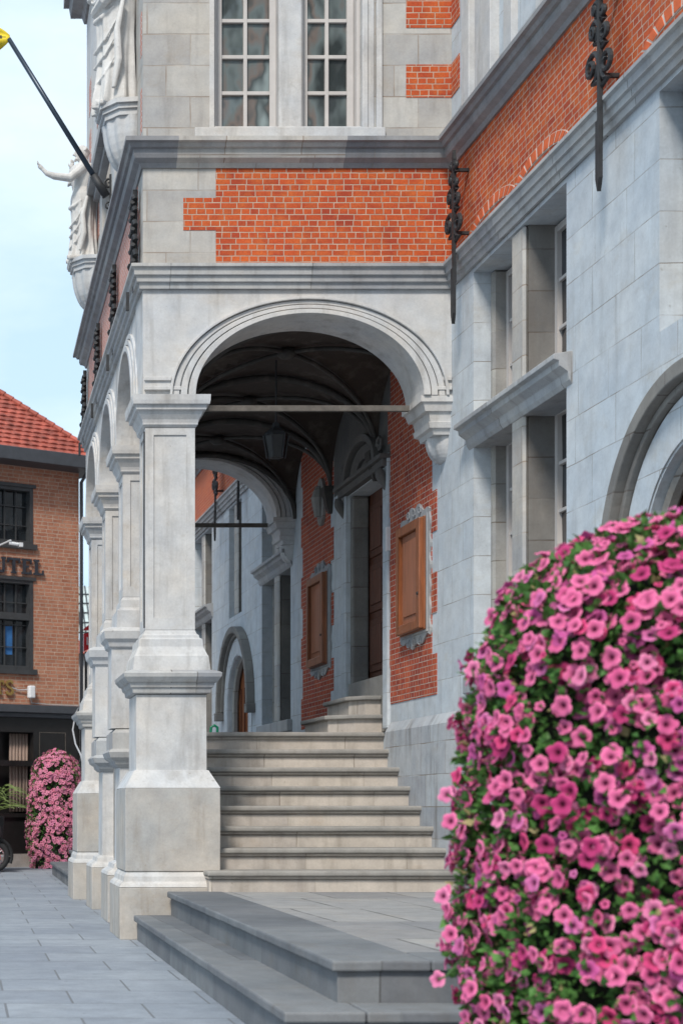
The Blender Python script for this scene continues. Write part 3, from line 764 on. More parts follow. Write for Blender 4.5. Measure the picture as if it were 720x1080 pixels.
# corbels carrying the arches on the facade side
def corbel(y0, y1):
    f = lambda x, y, z: (x, y, z)
    w = MB(f); m = (y0 + y1) / 2; k = (y1 - y0) / 2
    zs_ = [(ZS - .002, .26, .03), (ZS - .05, .26, .03), (ZS - .055, .235, .015), (ZS - .12, .215, 0), (ZS - .125, .18, -.02), (ZS - .20, .165, -.03), (ZS - .205, .18, -.02), (ZS - .25, .17, -.03), (ZS - .26, .14, -.05), (ZS - .30, .13, -.06)]
    rings = []
    for z, dx, dy in zs_:
        X0 = XW - dx - .0; rings.append([w.v(X0, y0 - dy, z), w.v(XW + .01, y0 - dy, z), w.v(XW + .01, y1 + dy, z), w.v(X0, y1 + dy, z)])
    for A, B in zip(rings, rings[1:]):
        for j in range(4): w.bm.faces.new((A[j], A[(j + 1) % 4], B[(j + 1) % 4], B[j]))
    w.bm.faces.new(rings[0]); w.bm.faces.new(rings[-1][::-1])
    w.build('corbel', M['smooth'], TH)
    # fluted tail under the corbel
    w = MB(); rr = []
    for t in range(9):
        a = t / 8 * math.pi / 2
        z = ZS - .301 - .20 * math.sin(a); rx = .125 * math.cos(a) + .005; ry = (k - .08) * (.35 + .65 * math.cos(a))
        rr.append([w.v(XW + .01 - (rx + .01) * math.sin(b) * (1 + .06 * math.cos(9 * b)), m - ry * math.cos(b), z) for b in [math.pi * j / 28 for j in range(29)]])
    for A, B in zip(rr, rr[1:]):
        for j in range(28): w.bm.faces.new((A[j], A[j + 1], B[j + 1], B[j]))
    w.bm.faces.new(rr[0] ); w.bm.faces.new(rr[-1][::-1])
    w.build('corbel_tail', M['smooth'], TH, smooth=False)
corbel(YF - .0, YF + .47); corbel(YB - .47, YB)
# the stretch of arch wall between opening and facade, under the springing, is solid facade quoin
w = MB(fac)
w.build('quoin', M['facade'], TH) if False else None

# ---- porch vault
def arch_h(t): return math.sqrt(max(0, 1 - t * t))
XV0, XV1 = XL + .42, XW
vc, vh = (XV0 + XV1 + .1) / 2, (XV1 - XV0) / 2
w = MB()
YV0, YV1 = YF + .44, YB - .44
nb = 3; bl = (YV1 - YV0) / nb; n = 22
for b in range(nb):
    grid = []
    for i in range(n + 1):
        row = []
        for j in range(n + 1):
            s_, t_ = -1 + 2 * i / n, -1 + 2 * j / n
            z = ZS + .02 + .74 * max(arch_h(s_), arch_h(t_))
            row.append(w.v(XV0 + (XV1 - XV0 + .0) * i / n, YV0 + bl * (b + j / n), z))
        grid.append(row)
    for i in range(n):
        for j in range(n): w.bm.faces.new((grid[i][j], grid[i + 1][j], grid[i + 1][j + 1], grid[i][j + 1]))
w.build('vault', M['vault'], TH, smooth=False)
w = MB()
for b in range(nb):
    for sg in (1, -1):
        w.tube([(XV0 + (XV1 - XV0) * (.5 + sg * .5 * math.cos(t)), YV0 + bl * (b + .5 + .5 * math.cos(t)), ZS - .02 + .74 * math.sin(t)) for t in [math.pi * k / 24 for k in range(25)]], .02, 8)
    w.lathe(vc - .05, YV0 + bl * (b + .5), [(ZS + .66, .02), (ZS + .67, .06), (ZS + .70, .09), (ZS + .74, .08)], 12)
for b in range(0, nb + 1):
    w.tube([(XV0 + (XV1 - XV0) * (.5 + .5 * math.cos(t)), YV0 + bl * b + (.06 if b == 0 else (-.06 if b == nb else 0)), ZS - .02 + .74 * math.sin(t)) for t in [math.pi * k / 24 for k in range(25)]], .032, 8)
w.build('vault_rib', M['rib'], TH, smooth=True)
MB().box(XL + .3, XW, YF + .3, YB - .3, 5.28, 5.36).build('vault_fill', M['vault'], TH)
for yy in (YV0 + bl, YV0 + 2 * bl):   # rib corbels on the wall side
    w = MB(); w.stack(XW - .02, yy, [(ZS - .26, .02), (ZS - .2, .04), (ZS - .1, .06), (ZS - .04, .08), (ZS + .02, .08)]); w.build('rib_corbel', M['rib'], TH)

# ---- brick panels and doorway on the wall inside the porch
def toothed(u0, u1, z0, z1, step, tooth, mat, ph=0, fn=fac, d=.006):
    w = MB(fn); z = z0; k = ph
    while z < z1 - 1e-3:
        zz = min(z + step, z1)
        w.box(u0 + (tooth if k % 2 else 0), u1 - (tooth * .6 if k % 2 == 0 else 0), -.02, d, z, zz); z = zz; k += 1
    return w.build('brick_panel', mat, TH)
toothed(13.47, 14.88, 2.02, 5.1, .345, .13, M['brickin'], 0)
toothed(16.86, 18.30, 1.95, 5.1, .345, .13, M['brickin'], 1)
# doorway
w = MB(fac)
w.box(14.82, 14.978, -.02, .03, 1.8, 4.35); w.build('door_jamb', M['facade'], TH, bevel=.01)
MB(fac).box(16.302, 16.46, -.02, .03, 1.8, 4.35).build('door_jamb', M['facade'], TH, bevel=.01)
MB(fac).box(14.981, 15.07, -.19, -.02, 2.3, 4.22).build('door_jamb', M['shade'], TH, bevel=.02)
MB(fac).box(16.21, 16.298, -.19, -.02, 2.3, 4.22).build('door_jamb', M['soot'], TH, bevel=.02)
w = MB(fac); w.box(15.0, 16.28, -.24, -.20, 2.32, 4.25); dr = w.build('door', M['wooddark'], TH)
w = MB(fac)
for a, b in ((15.1, 15.6), (15.66, 16.17)):
    for z0, z1 in ((2.42, 2.95), (3.02, 3.5), (3.57, 4.1)):
        w.box(a, b, -.20, -.182, z0, z1); w.box(a + .07, b - .07, -.1819, -.168, z0 + .07, z1 - .07)
w.build('door_panel', M['wooddark'], dr, bevel=.01)
w = MB(fac); w.box(14.99, 16.29, -.4, -.002, 1.78, 2.315); w.build('threshold', M['tread'], TH)
MB(fac).box(14.70, 16.84, -.02, .0035, 4.32, 5.2).build('shaded_wall_slab', M['canopystone'], TH)  # thin dark slab that paints the porch's shade onto the upper wall
w = MB(fac)     # carved canopy with scrolls
w.box(14.84, 16.44, -.02, .07, 4.23, 4.30); w.box(14.80, 16.48, -.02, .11, 4.301, 4.34)
w.ring(15.64, 4.34, .50, .28, .58, .35, -.02, .09, n=24); w.ring(15.64, 4.34, .22, .12, .46, .25, -.02, .04, n=20)
for u, sx in ((14.90, 1), (16.38, -1)):
    w.tube([(u, .03 + .05 * math.cos(k * .35), 4.22 - .035 * k) for k in range(7)], [.03, .045, .05, .045, .035, .03, .02], 8)
    w.tube([(u + sx * .10 + (.09 - .008 * k) * math.cos(k * .8), .05, 4.46 + (.09 - .008 * k) * math.sin(k * .8)) for k in range(10)], .018, 6)
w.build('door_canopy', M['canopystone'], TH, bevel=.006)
w = MB(fac)     # small worn niche sculpture between door and far cabinet
# steps up to the door
w = MB()
def dstep(c, hw, out, z0, z1):
    pts = [(XW + .0, c - hw), (XW - out * .55, c - hw), (XW - out, c - hw * .72), (XW - out, c + hw * .72), (XW - out * .55, c + hw), (XW, c + hw)]
    A = [w.bm.verts.new((x, y, z0)) for x, y in pts]; B = [w.bm.verts.new((x, y, z1)) for x, y in pts]
    w.bm.faces.new(A[::-1]); w.bm.faces.new(B)
    for i in range(6): w.bm.faces.new((A[i], A[(i + 1) % 6], B[(i + 1) % 6], B[i]))
dstep(15.74, .64, .46, 1.775, 1.90); dstep(15.70, .56, .26, 1.941, 2.08)
w.build('door_step', M['riser'], TH)
w = MB(); dstep(15.74, .68, .50, 1.90, 1.94); dstep(15.70, .60, .30, 2.081, 2.12); w.build('door_step_tread', M['tread'], TH, bevel=.01)

# ---- porch floor
MB(skw).box(XL + .1, XW, 15.05, YB, 0, 1.735).build('porch_platform', M['riser'], TH)
# ---- main flight
for k in range(8):
    z = .39 + .1727 * (k + 1); y = 12.75 + .321 * k
    x0 = 2.256 if k == 0 else XL + .2
    ye = y + .36 if k < 7 else YB
    x0s = x0
    q = MB(skw if k else wld); xr = XW + .01
    q.box(x0s + .02, xr, y + .05, min(ye, y + .9) if k == 7 else ye, .002 if k == 0 else z - .21, z - .075)
    q.box(x0s + .025, xr, y + .058, min(ye, y + .9) if k == 7 else ye - .01, z - .0745, z - .0655)
    q.box(x0s + .01, xr, y + .032, min(ye, y + .9) if k == 7 else ye - .01, z - .065, z - .0455)
    rs = q.build('riser', M['riser'], TH, bevel=.004)
    q = MB(skw if k else wld); q.box(x0s, xr, y, ye, z - .045, z); q.rough(.0035, .15)
    q.build('tread', M['tread'], TH, bevel=.016, seg=3)
# ---- landing with two steps (front) and its twin behind the porch
def platform(y0, y1, right, front):
    q = MB(skw)
    o0, o1 = -.16, .13        # nosing lines of lower and upper step, relative to the skewed frame
    A0, A1 = XL - .105 + 0, XL + .165
    q.box(A0 + .03, right, y0 - .0 + .03, y1, .003, .155); q.build('landing_riser', M['blue'], TH, bevel=.003)
    q = MB(skw); q.box(A1 + .03, right, y0 + .32, y1, .156, .345); q.build('landing_riser', M['blue'], TH, bevel=.003)
    q = MB(skw); q.box(A0, A1 + .08, y0, y1, .1555, .205)
    q.box(A1 + .081, right, y0, y0 + .37, .1555, .205); q.rough(.003, .2); q.build('landing_step', M['blue'], TH, bevel=.012, seg=3)
    q = MB(skw); q.box(A1, A1 + .44, y0 + .29, y1, .3455, .395)
    q.box(A1 + .441, right, y0 + .29, y0 + .73, .3455, .395); q.rough(.003, .2); q.build('landing_nosing', M['blue'], TH, bevel=.012, seg=3)
    q = MB(skw); q.box(A1 + .443, right, y0 + .733, y1, .3455, .393); q.build('landing_paving', M['landing'], TH, bevel=.003)
    return
platform(6.80, 12.84, XW - .02, True)
q = MB(skw)
platform_b = MB(skw); A0, A1 = XL - .105, XL + .165
platform_b.box(A0 + .03, XW, 19.4, 25.2, .003, .155); platform_b.box(A1 + .03, XW, 19.4, 25.0, .156, .345); platform_b.build('landing_riser', M['blue'], TH)
q.box(A0, XW, 19.35, 25.25, .1555, .205); q.box(A1, XW, 19.35, 24.9, .3455, .395); q.build('landing_step', M['blue'], TH, bevel=.01)

# ---- consoles under the statues
def console(yc, zt, r):
    f = lambda a, z: 1 + .035 * math.cos(14 * a)
    cx = XL + SKEW * (yc - YF)
    w = MB()
    pr = []
    for i in range(10):
        a = i / 9 * math.pi / 2; pr.append((zt - .13 - .40 * math.cos(a) , .02 + (r * .92) * math.sin(a) ** .8))
    w.lathe(cx - .0, yc, pr, 56, math.pi / 2, math.pi * 3 / 2, f)
    w.build('console', M['smooth'], TH, smooth=False)
    w = MB()
    for z0, z1, k in ((zt - .128, zt - .08, 1.0), (zt - .079, zt - .04, 1.07), (zt - .039, zt, 1.16)):
        pts = [(cx + .02, yc + r * k), (cx - r * k * .6, yc + r * k * .92), (cx - r * k, yc + r * k * .45), (cx - r * k, yc - r * k * .45), (cx - r * k * .6, yc - r * k * .92), (cx + .02, yc - r * k)]
        A = [w.bm.verts.new((x, y, z0)) for x, y in pts]; B = [w.bm.verts.new((x, y, z1)) for x, y in pts]
        w.bm.faces.new(A); w.bm.faces.new(B[::-1])
        for i in range(6): w.bm.faces.new((A[i], B[i], B[(i + 1) % 6], A[(i + 1) % 6]))
    w.build('console_slab', M['smooth'], TH)
    w = MB(); w.lathe(cx - .03, yc, [(zt - .60, .008), (zt - .585, .03), (zt - .56, .022), (zt - .52, .035)], 10); w.build('console_finial', M['smooth'], TH)
console(13.72, 7.02, .27); console(17.55, 7.02, .27)

# ================================================================== statues
def statue(name, label, yc, zt, h, pose):
    """stone figure facing the square (-X); drapery as one folded surface, limbs joined by a remesh"""
    cx = XL + SKEW * (yc - YF) - .15
    w = MB()
    H = h
    prof = [(0, .17), (.02, .175), (.12, .16), (.25, .145), (.38, .142), (.48, .15), (.56, .135), (.62, .115), (.68, .13), (.76, .15), (.81, .14), (.84, .08), (.86, .048), (.88, .045)]
    ph = random.random() * 6
    def fr(a, z):
        t = (z - zt) / H; k = max(0, 1 - t * 1.5)
        return (1 + .13 * k * (1 - 2 * abs(math.sin(4.5 * a + ph + 1.6 * t))) + .06 * k * math.sin(17 * a - 7 * t)) * (1 + .12 * math.sin(a) ** 2)
    w.lathe(cx, yc, [(zt + p * H, r * H * (.74 if p < .5 else .82)) for p, r in prof], 64, fr=fr)
    # plinth and feet
    w.box(cx - .17, cx + .12, yc - .19, yc + .19, zt - .01, zt + .03)
    for s in (-1, 1): w.tube([(cx - .05, yc + s * .06, zt + .05), (cx - .19, yc + s * .07, zt + .045)], [.04, .025], 8)
    # drapery edge, hanging fold at the side and waist roll
    w.tube([(cx - .03 * H, yc - .12 * H, zt + .50 * H), (cx - .09 * H, yc - .08 * H, zt + .46 * H), (cx - .115 * H, yc + .0 * H, zt + .47 * H), (cx - .08 * H, yc + .09 * H, zt + .52 * H)], [.012, .024, .026, .012], 8)
    for q in (.30, .22, .12): w.tube([(cx - .02 * H, yc - .125 * H, zt + (q + .13) * H), (cx - .08 * H, yc - .10 * H, zt + (q + .03) * H), (cx - .12 * H, yc - .01 * H, zt + q * H), (cx - .09 * H, yc + .09 * H, zt + (q + .07) * H)], [.006, .013, .015, .005], 7)
    w.tube([(cx + .02, yc - .15 * H, zt + .52 * H), (cx - .03, yc - .155 * H, zt + .36 * H), (cx - .02, yc - .16 * H, zt + .20 * H), (cx - .06, yc - .15 * H, zt + .06 * H)], [.02, .03, .035, .02], 8)
    for k in range(0):
        z = zt + H * (.16 + .055 * k); w.tube([(cx - .13 * H, yc - .05 * H, z + .05), (cx - .10 * H, yc - .12 * H, z), (cx - .02 * H, yc - .15 * H, z + .06)], [.008, .014, .006], 6)
    # head with nose, brow, beard and hair
    hc = Vector((cx - .02, yc, zt + .935 * H)); hr = .062 * H
    m4 = Matrix.Translation(hc) @ Matrix.Diagonal((1.0, .82, 1.22, 1))
    bmesh.ops.create_uvsphere(w.bm, u_segments=16, v_segments=12, radius=hr, matrix=m4)
    w.tube([hc + Vector((-hr * .92, 0, hr * .3)), hc + Vector((-hr * 1.2, 0, -hr * .15)), hc + Vector((-hr * .9, 0, -hr * .25))], [.008, .014, .008], 6)
    w.tube([hc + Vector((-hr * .8, -hr * .35, -hr * .7)), hc + Vector((-hr * .95, 0, -hr * .95)), hc + Vector((-hr * .8, hr * .35, -hr * .7))], .016, 6)
    w.tube([hc + Vector((hr * .3, -hr * .8, hr * .5)), hc + Vector((hr * .9, 0, hr * .2)), hc + Vector((hr * .3, hr * .8, hr * .5))], .026, 6)
    def arm(pts, rad):
        w.tube(pts, rad, 10)
        e = Vector(pts[-1]); d = (e - Vector(pts[-2])).normalized(); s = d.cross(Vector((0, 0, 1))).normalized(); u_ = s.cross(d)
        w.tube([e - d * .01, e + d * .035, e + d * .065], [.020, .026, .022], 8)
        for k in range(4): w.tube([e + d * .055 + s * (k - 1.5) * .013, e + d * .085 + s * (k - 1.5) * .015 + u_ * .006, e + d * (.115 - .006 * abs(k - 1.4)) + s * (k - 1.5) * .015 + u_ * .022], [.0085, .008, .006], 6)
        w.tube([e + d * .015 + s * .02, e + d * .045 + s * .042 + u_ * .01, e + d * .065 + s * .045 + u_ * .02], [.011, .009, .007], 6)
    shz = zt + .79 * H
    if pose == 'reach':
        arm([(cx, yc - .12 * H, shz), (cx - .17, yc - .15 * H, shz - .15), (cx - .34, yc - .15 * H, shz - .13), (cx - .42, yc - .15 * H, shz - .10), (cx - .46, yc - .15 * H, shz - .06)], [.055, .048, .038, .028, .022])
        arm([(cx, yc + .12 * H, shz), (cx - .14, yc + .15 * H, shz - .06), (cx - .12, yc + .13 * H, shz + .08)], [.055, .045, .026])
    else:
        arm([(cx, yc - .13 * H, shz), (cx - .04, yc - .18 * H, zt + .62 * H), (cx - .14, yc - .08 * H, zt + .56 * H), (cx - .17, yc - .0 * H, zt + .58 * H)], [.06, .055, .045, .025])
        arm([(cx, yc + .13 * H, shz), (cx - .05, yc + .17 * H, zt + .64 * H), (cx - .16, yc + .10 * H, zt + .62 * H)], [.06, .055, .028])
        w.tube([(cx - .05, yc - .17 * H, zt + .60 * H), (cx - .13, yc - .12 * H, zt + .53 * H), (cx - .18, yc, zt + .52 * H), (cx - .12, yc + .12 * H, zt + .56 * H)], [.06, .055, .05, .04], 8)
    bmesh.ops.remove_doubles(w.bm, verts=w.bm.verts, dist=1e-5)
    o = w.build(name, M['statue'], None)
    rm = o.modifiers.new('join', 'REMESH'); rm.mode = 'VOXEL'; rm.voxel_size = .007; rm.use_smooth_shade = True
    rebase(o); tag(o, label, 'statue', 'stone statues on the consoles of the porch'); return o
statue('statue', 'white stone robed figure on the nearest console at the porch corner', 13.72, 7.022, 1.62, 'fold')
statue('statue', 'white stone robed figure stretching out one arm, on the console behind the flagpole', 17.55, 7.022, 1.28, 'reach')

# ================================================================== flagpole with flag
YP = 15.9
base = Vector((XL + SKEW * (YP - YF) - .02, YP, zy(212, YP))); tip = Vector((xp(9, YP), YP - .1, zy(46, YP)))
FP = thing('flagpole', 'slanting dark blue flagpole on a scrolled iron bracket', 'flagpole', tuple(base))
MB().tube([base + (tip - base) * .06, tip], [.027, .022], 12).build('pole', M['pole'], FP, smooth=True)
d = (tip - base)
MB().tube([base + d * .03, base + d * .16], .04, 12).build('socket', M['iron'], FP, smooth=True)
w = MB(); w.box(base.x - .0, base.x + .02, YP - .02, YP + .02, base.z - .12, base.z + .26)
w.tube([(base.x - .005 - .05 * math.sin(k * .6) * (1 - k / 14), YP, base.z + .17 + .05 * math.cos(k * .6) * (1 - k / 14)) for k in range(12)], .012, 6)
w.tube([(base.x - .005 - .04 * math.sin(k * .6) * (1 - k / 14), YP, base.z - .05 + .04 * math.cos(k * .6) * (1 - k / 14)) for k in range(12)], .01, 6)
w.build('bracket', M['iron'], FP)
FL = MB(); n, m_ = 16, 10
t0 = tip + d * .004
gr = []
for i in range(n + 1):
    row = []
    for j in range(m_ + 1):
        u, v = i / n, j / m_
        x = .60 * u; sp_ = .05 + (1 - math.exp(-x * 5)) * .42
        p = tip + Vector((.012 - x - .03 * math.sin(v * 3.1) * u, .06 * math.sin(u * 9 + v * 2) * u + .05 * math.sin(v * 7) * min(1, u * 4), (.5 - v) * sp_ - .10 * u * u + .01))
        row.append(FL.v(*p))
    gr.append(row)
for i in range(n):
    for j in range(m_): FL.bm.faces.new((gr[i][j], gr[i + 1][j], gr[i + 1][j + 1], gr[i][j + 1]))
m, N_, L_, bs = newmat('yellow_flag_cloth'); bs.inputs['Base Color'].default_value = (.72, .55, .03, 1); bs.inputs['Roughness'].default_value = .8
FLo = FL.build('flag', m, None, smooth=True)
so = FLo.modifiers.new('cloth', 'SOLIDIFY'); so.thickness = .004
m2, _, _, b2 = newmat('black_flag_print'); b2.inputs['Base Color'].default_value = (.02, .022, .025, 1)
FLo.data.materials.append(m2)
for p in FLo.data.polygons:
    i = p.index // m_; j = p.index % m_
    if 3 <= j <= 5 and i >= 1 + (j % 2): p.material_index = 1
rebase(FLo); tag(FLo, 'small piece of yellow flag with a black mark at the pole tip', 'flag')

# ================================================================== cabinets on the porch wall
def cabinet(y0, y1, z0, z1, label, kind):
    m_ = (y0 + y1) / 2
    C_ = thing('notice_cabinet', label, 'notice board', (XW, m_, z0), group='wooden notice cabinets on the porch wall')
    w = MB(fac)
    # scrolled stone surround with an uneven outline
    pts = []
    def outline(s, ph):
        P = []
        hw, hh = (y1 - y0) / 2 + .075, (z1 - z0) / 2 + .06; cz = (z0 + z1) / 2; n = 26
        for i in range(n): # top
            t = i / (n - 1); u = m_ - hw + 2 * hw * t; P.append((u, cz + hh + .09 * (math.sin(math.pi * t)) ** 2 + .02 * math.sin(t * 22)))
        for i in range(1, 40):
            t = i / 40; P.append((m_ + hw + .012 * math.sin(t * 40), cz + hh - 2 * hh * t))
        for i in range(n):
            t = i / (n - 1); P.append((m_ + hw - 2 * hw * t, cz - hh - .07 * (math.sin(math.pi * t)) ** 2 - .022 * math.sin(t * 19)))
        for i in range(1, 40):
            t = i / 40; P.append((m_ - hw - .012 * math.sin(t * 37), cz - hh + 2 * hh * t))
        return P
    w.prism(outline(1, 0), -.01, .022)
    w.box(y0 - .035, y1 + .035, .0225, .032, z0 - .03, z1 + .03)
    for s, zc in ((1, z1 + .085), (-1, z0 - .085)):
        for a in (-.16, 0, .16):
            r = .045
            w.tube([(m_ + a + r * (1 - .7 * k / 9) * math.cos(k * .9), .028, zc + s * r * (1 - .7 * k / 9) * math.sin(k * .9)) for k in range(10)], .007, 6)
    w.build('surround', M['string'], C_)
    w = MB(fac); t = .085
    w.box(y0, y0 + t, .03, .09, z0, z1); w.box(y1 - t, y1, .03, .09, z0, z1)
    w.box(y0 + t, y1 - t, .03, .09, z0, z0 + t); w.box(y0 + t, y1 - t, .03, .09, z1 - t, z1)
    w.box(y0 - .012, y1 + .012, .03, .05, z0 - .012, z1 + .012)
    fr_ = w.build('door_frame', M['wood'], C_, bevel=.012)
    w = MB(fac); w.box(y0 + t, y1 - t, .03, .055, z0 + t, z1 - t); w.box(y0 + t + .06, y1 - t - .06, .0555, .066, z0 + t + .06, z1 - t - .06)
    w.build('panel', M['woodpale'], C_, bevel=.01)
    w = MB(fac); w.tube([(y0 + .03, .09, z0 + .3), (y0 + .03, .10, z0 + .3)], .014, 10); w.build('lock', M['iron'], C_)
cabinet(13.68, 14.36, 2.60, 3.55, 'red-brown wooden notice cabinet on the brick right of the porch door', 1)
cabinet(17.02, 17.72, 2.60, 3.57, 'darker narrow-looking wooden notice cabinet on the brick beyond the porch door', 2)
o = MB(fac).box(14.80, 14.86, .0, .035, 3.44, 3.66).build('wall_plate', M['white'], None); rebase(o); tag(o, 'small white plate on the brick left of the nearer cabinet', 'plate')
w = MB(fac); w.tube([(14.9, .01, 3.30), (14.9, .02, 3.26), (14.91, .02, 3.18), (14.9, .01, 3.14)], [.006, .011, .010, .005], 6)
o = w.build('bell_push', M['iron'], None); rebase(o); tag(o, 'small dark bell pull on the stone jamb below the white plate', 'bell pull')
# worn relief between far cabinet and vault
w = MB(fac); w.prism([(17.3 + .16 * math.cos(k * .5), 4.36 + .26 * math.sin(k * .5)) for k in range(12)], -.01, .04); w.tube([(17.3, .05, 4.2), (17.28, .07, 4.4), (17.3, .05, 4.52)], [.05, .07, .04], 8)
w.build('relief', M['shade'], TH)

# ================================================================== lantern
LC = Vector((3.16, YV0 + bl * .5, 0))
LN = thing('hanging_lantern', 'dark iron lantern hanging in the shade of the porch vault', 'lantern', (LC.x, LC.y, 4.19))
w = MB(); w.tube([(LC.x, LC.y, 4.50), (LC.x, LC.y, 5.08)], .009, 6); w.build('chain', M['iron'], LN)
w = MB(); w.lathe(LC.x, LC.y, [(4.40, .115), (4.43, .10), (4.48, .045), (4.52, .03)], 6); w.lathe(LC.x, LC.y, [(4.20, .03), (4.21, .065), (4.215, .07)], 6)
for k in range(6):
    a = k * math.pi / 3; w.tube([(LC.x + .08 * math.cos(a), LC.y + .08 * math.sin(a), 4.20), (LC.x + .115 * math.cos(a), LC.y + .115 * math.sin(a), 4.41)], .008, 5)
w.build('cage', M['iron'], LN)
w = MB(); w.lathe(LC.x, LC.y, [(4.206, .07), (4.40, .105)], 6); w.build('lantern_glass', M['black'], LN)
# green clip at the head of the stairs
w = MB(); gx, gy = xp(226, 15.3), 15.3
w.tube([(gx - .035, gy, 1.775), (gx - .03, gy, 1.83), (gx, gy, 1.85), (gx + .03, gy, 1.83), (gx + .03, gy, 1.775)], .014, 6)
o = w.build('cord_clip', M['green'], None); rebase(o); tag(o, 'small green plastic hoop at the head of the stairs', 'hoop')

# ================================================================== flower towers
PINKS = [(.80, .165, .36), (.74, .125, .31), (.82, .23, .43), (.62, .11, .34), (.70, .17, .41), (.72, .07, .22), (.54, .05, .19)]
def bloom_geo(bm, cl, mat4, Rr, tint, rng, pale=0):
    nseg = 20; rings = []
    fr_ = [(.10, -.42), (.30, -.16), (.62, .0), (.86, .03), (1.0, -.05)]
    ph = rng.random() * 6
    cc = []
    for q, (f, dz) in enumerate(fr_):
        ring = []
        for k in range(nseg):
            a = 2 * math.pi * k / nseg
            lob = 1 + (-.20 * (1 - abs(math.cos(2.5 * a))) ** 1.6 + .04) * f ** 2 + .05 * math.sin(3 * a + ph) * f
            z = dz * Rr + Rr * .09 * f * f * math.cos(5 * a) + Rr * .10 * f * f * math.sin(2 * a + ph) + Rr * .04 * f * f * math.sin(11 * a + ph)
            v = bm.verts.new(mat4 @ Vector((f * Rr * lob * math.cos(a), f * Rr * lob * math.sin(a), z))); ring.append(v)
        rings.append(ring)
        s = (.10, .55, .88, 1.0, 1.12)[q]
        if pale: tint = tuple(x + (y - x) * pale for x, y in zip(tint, (.86, .42, .52))) if q == 0 else tint
        c = tuple(min(1, x * s) for x in tint)
        if q == 0: c = (tint[0] * .16, .004, tint[2] * .14)
        if q == 4: c = (min(1, c[0] * 1.02), min(1, c[1] * 1.35 + .02), min(1, c[2] * 1.12))
        cc.append(c)
    vc = bm.verts.new(mat4 @ Vector((0, 0, -.62 * Rr)))
    def setc(f, cols):
        for lp, c in zip(f.loops, cols): lp[cl] = (*c, 1)
    for k in range(nseg):
        f = bm.faces.new((vc, rings[0][k], rings[0][(k + 1) % nseg])); setc(f, [(.12, .0, .03), cc[0], cc[0]]); f.smooth = True
    for q in range(len(rings) - 1):
        for k in range(nseg):
            f = bm.faces.new((rings[q][k], rings[q + 1][k], rings[q + 1][(k + 1) % nseg], rings[q][(k + 1) % nseg]))
            setc(f, [cc[q], cc[q + 1], cc[q + 1], cc[q]]); f.smooth = True
    # tube (calyx) behind
    base_ = bm.verts.new(mat4 @ Vector((0, 0, -1.2 * Rr)))
    for k in range(0, nseg, 4):
        f = bm.faces.new((base_, rings[1][(k + 4) % nseg], rings[1][k])); setc(f, [(.05, .12, .03), mul(tint, .5), mul(tint, .5)])

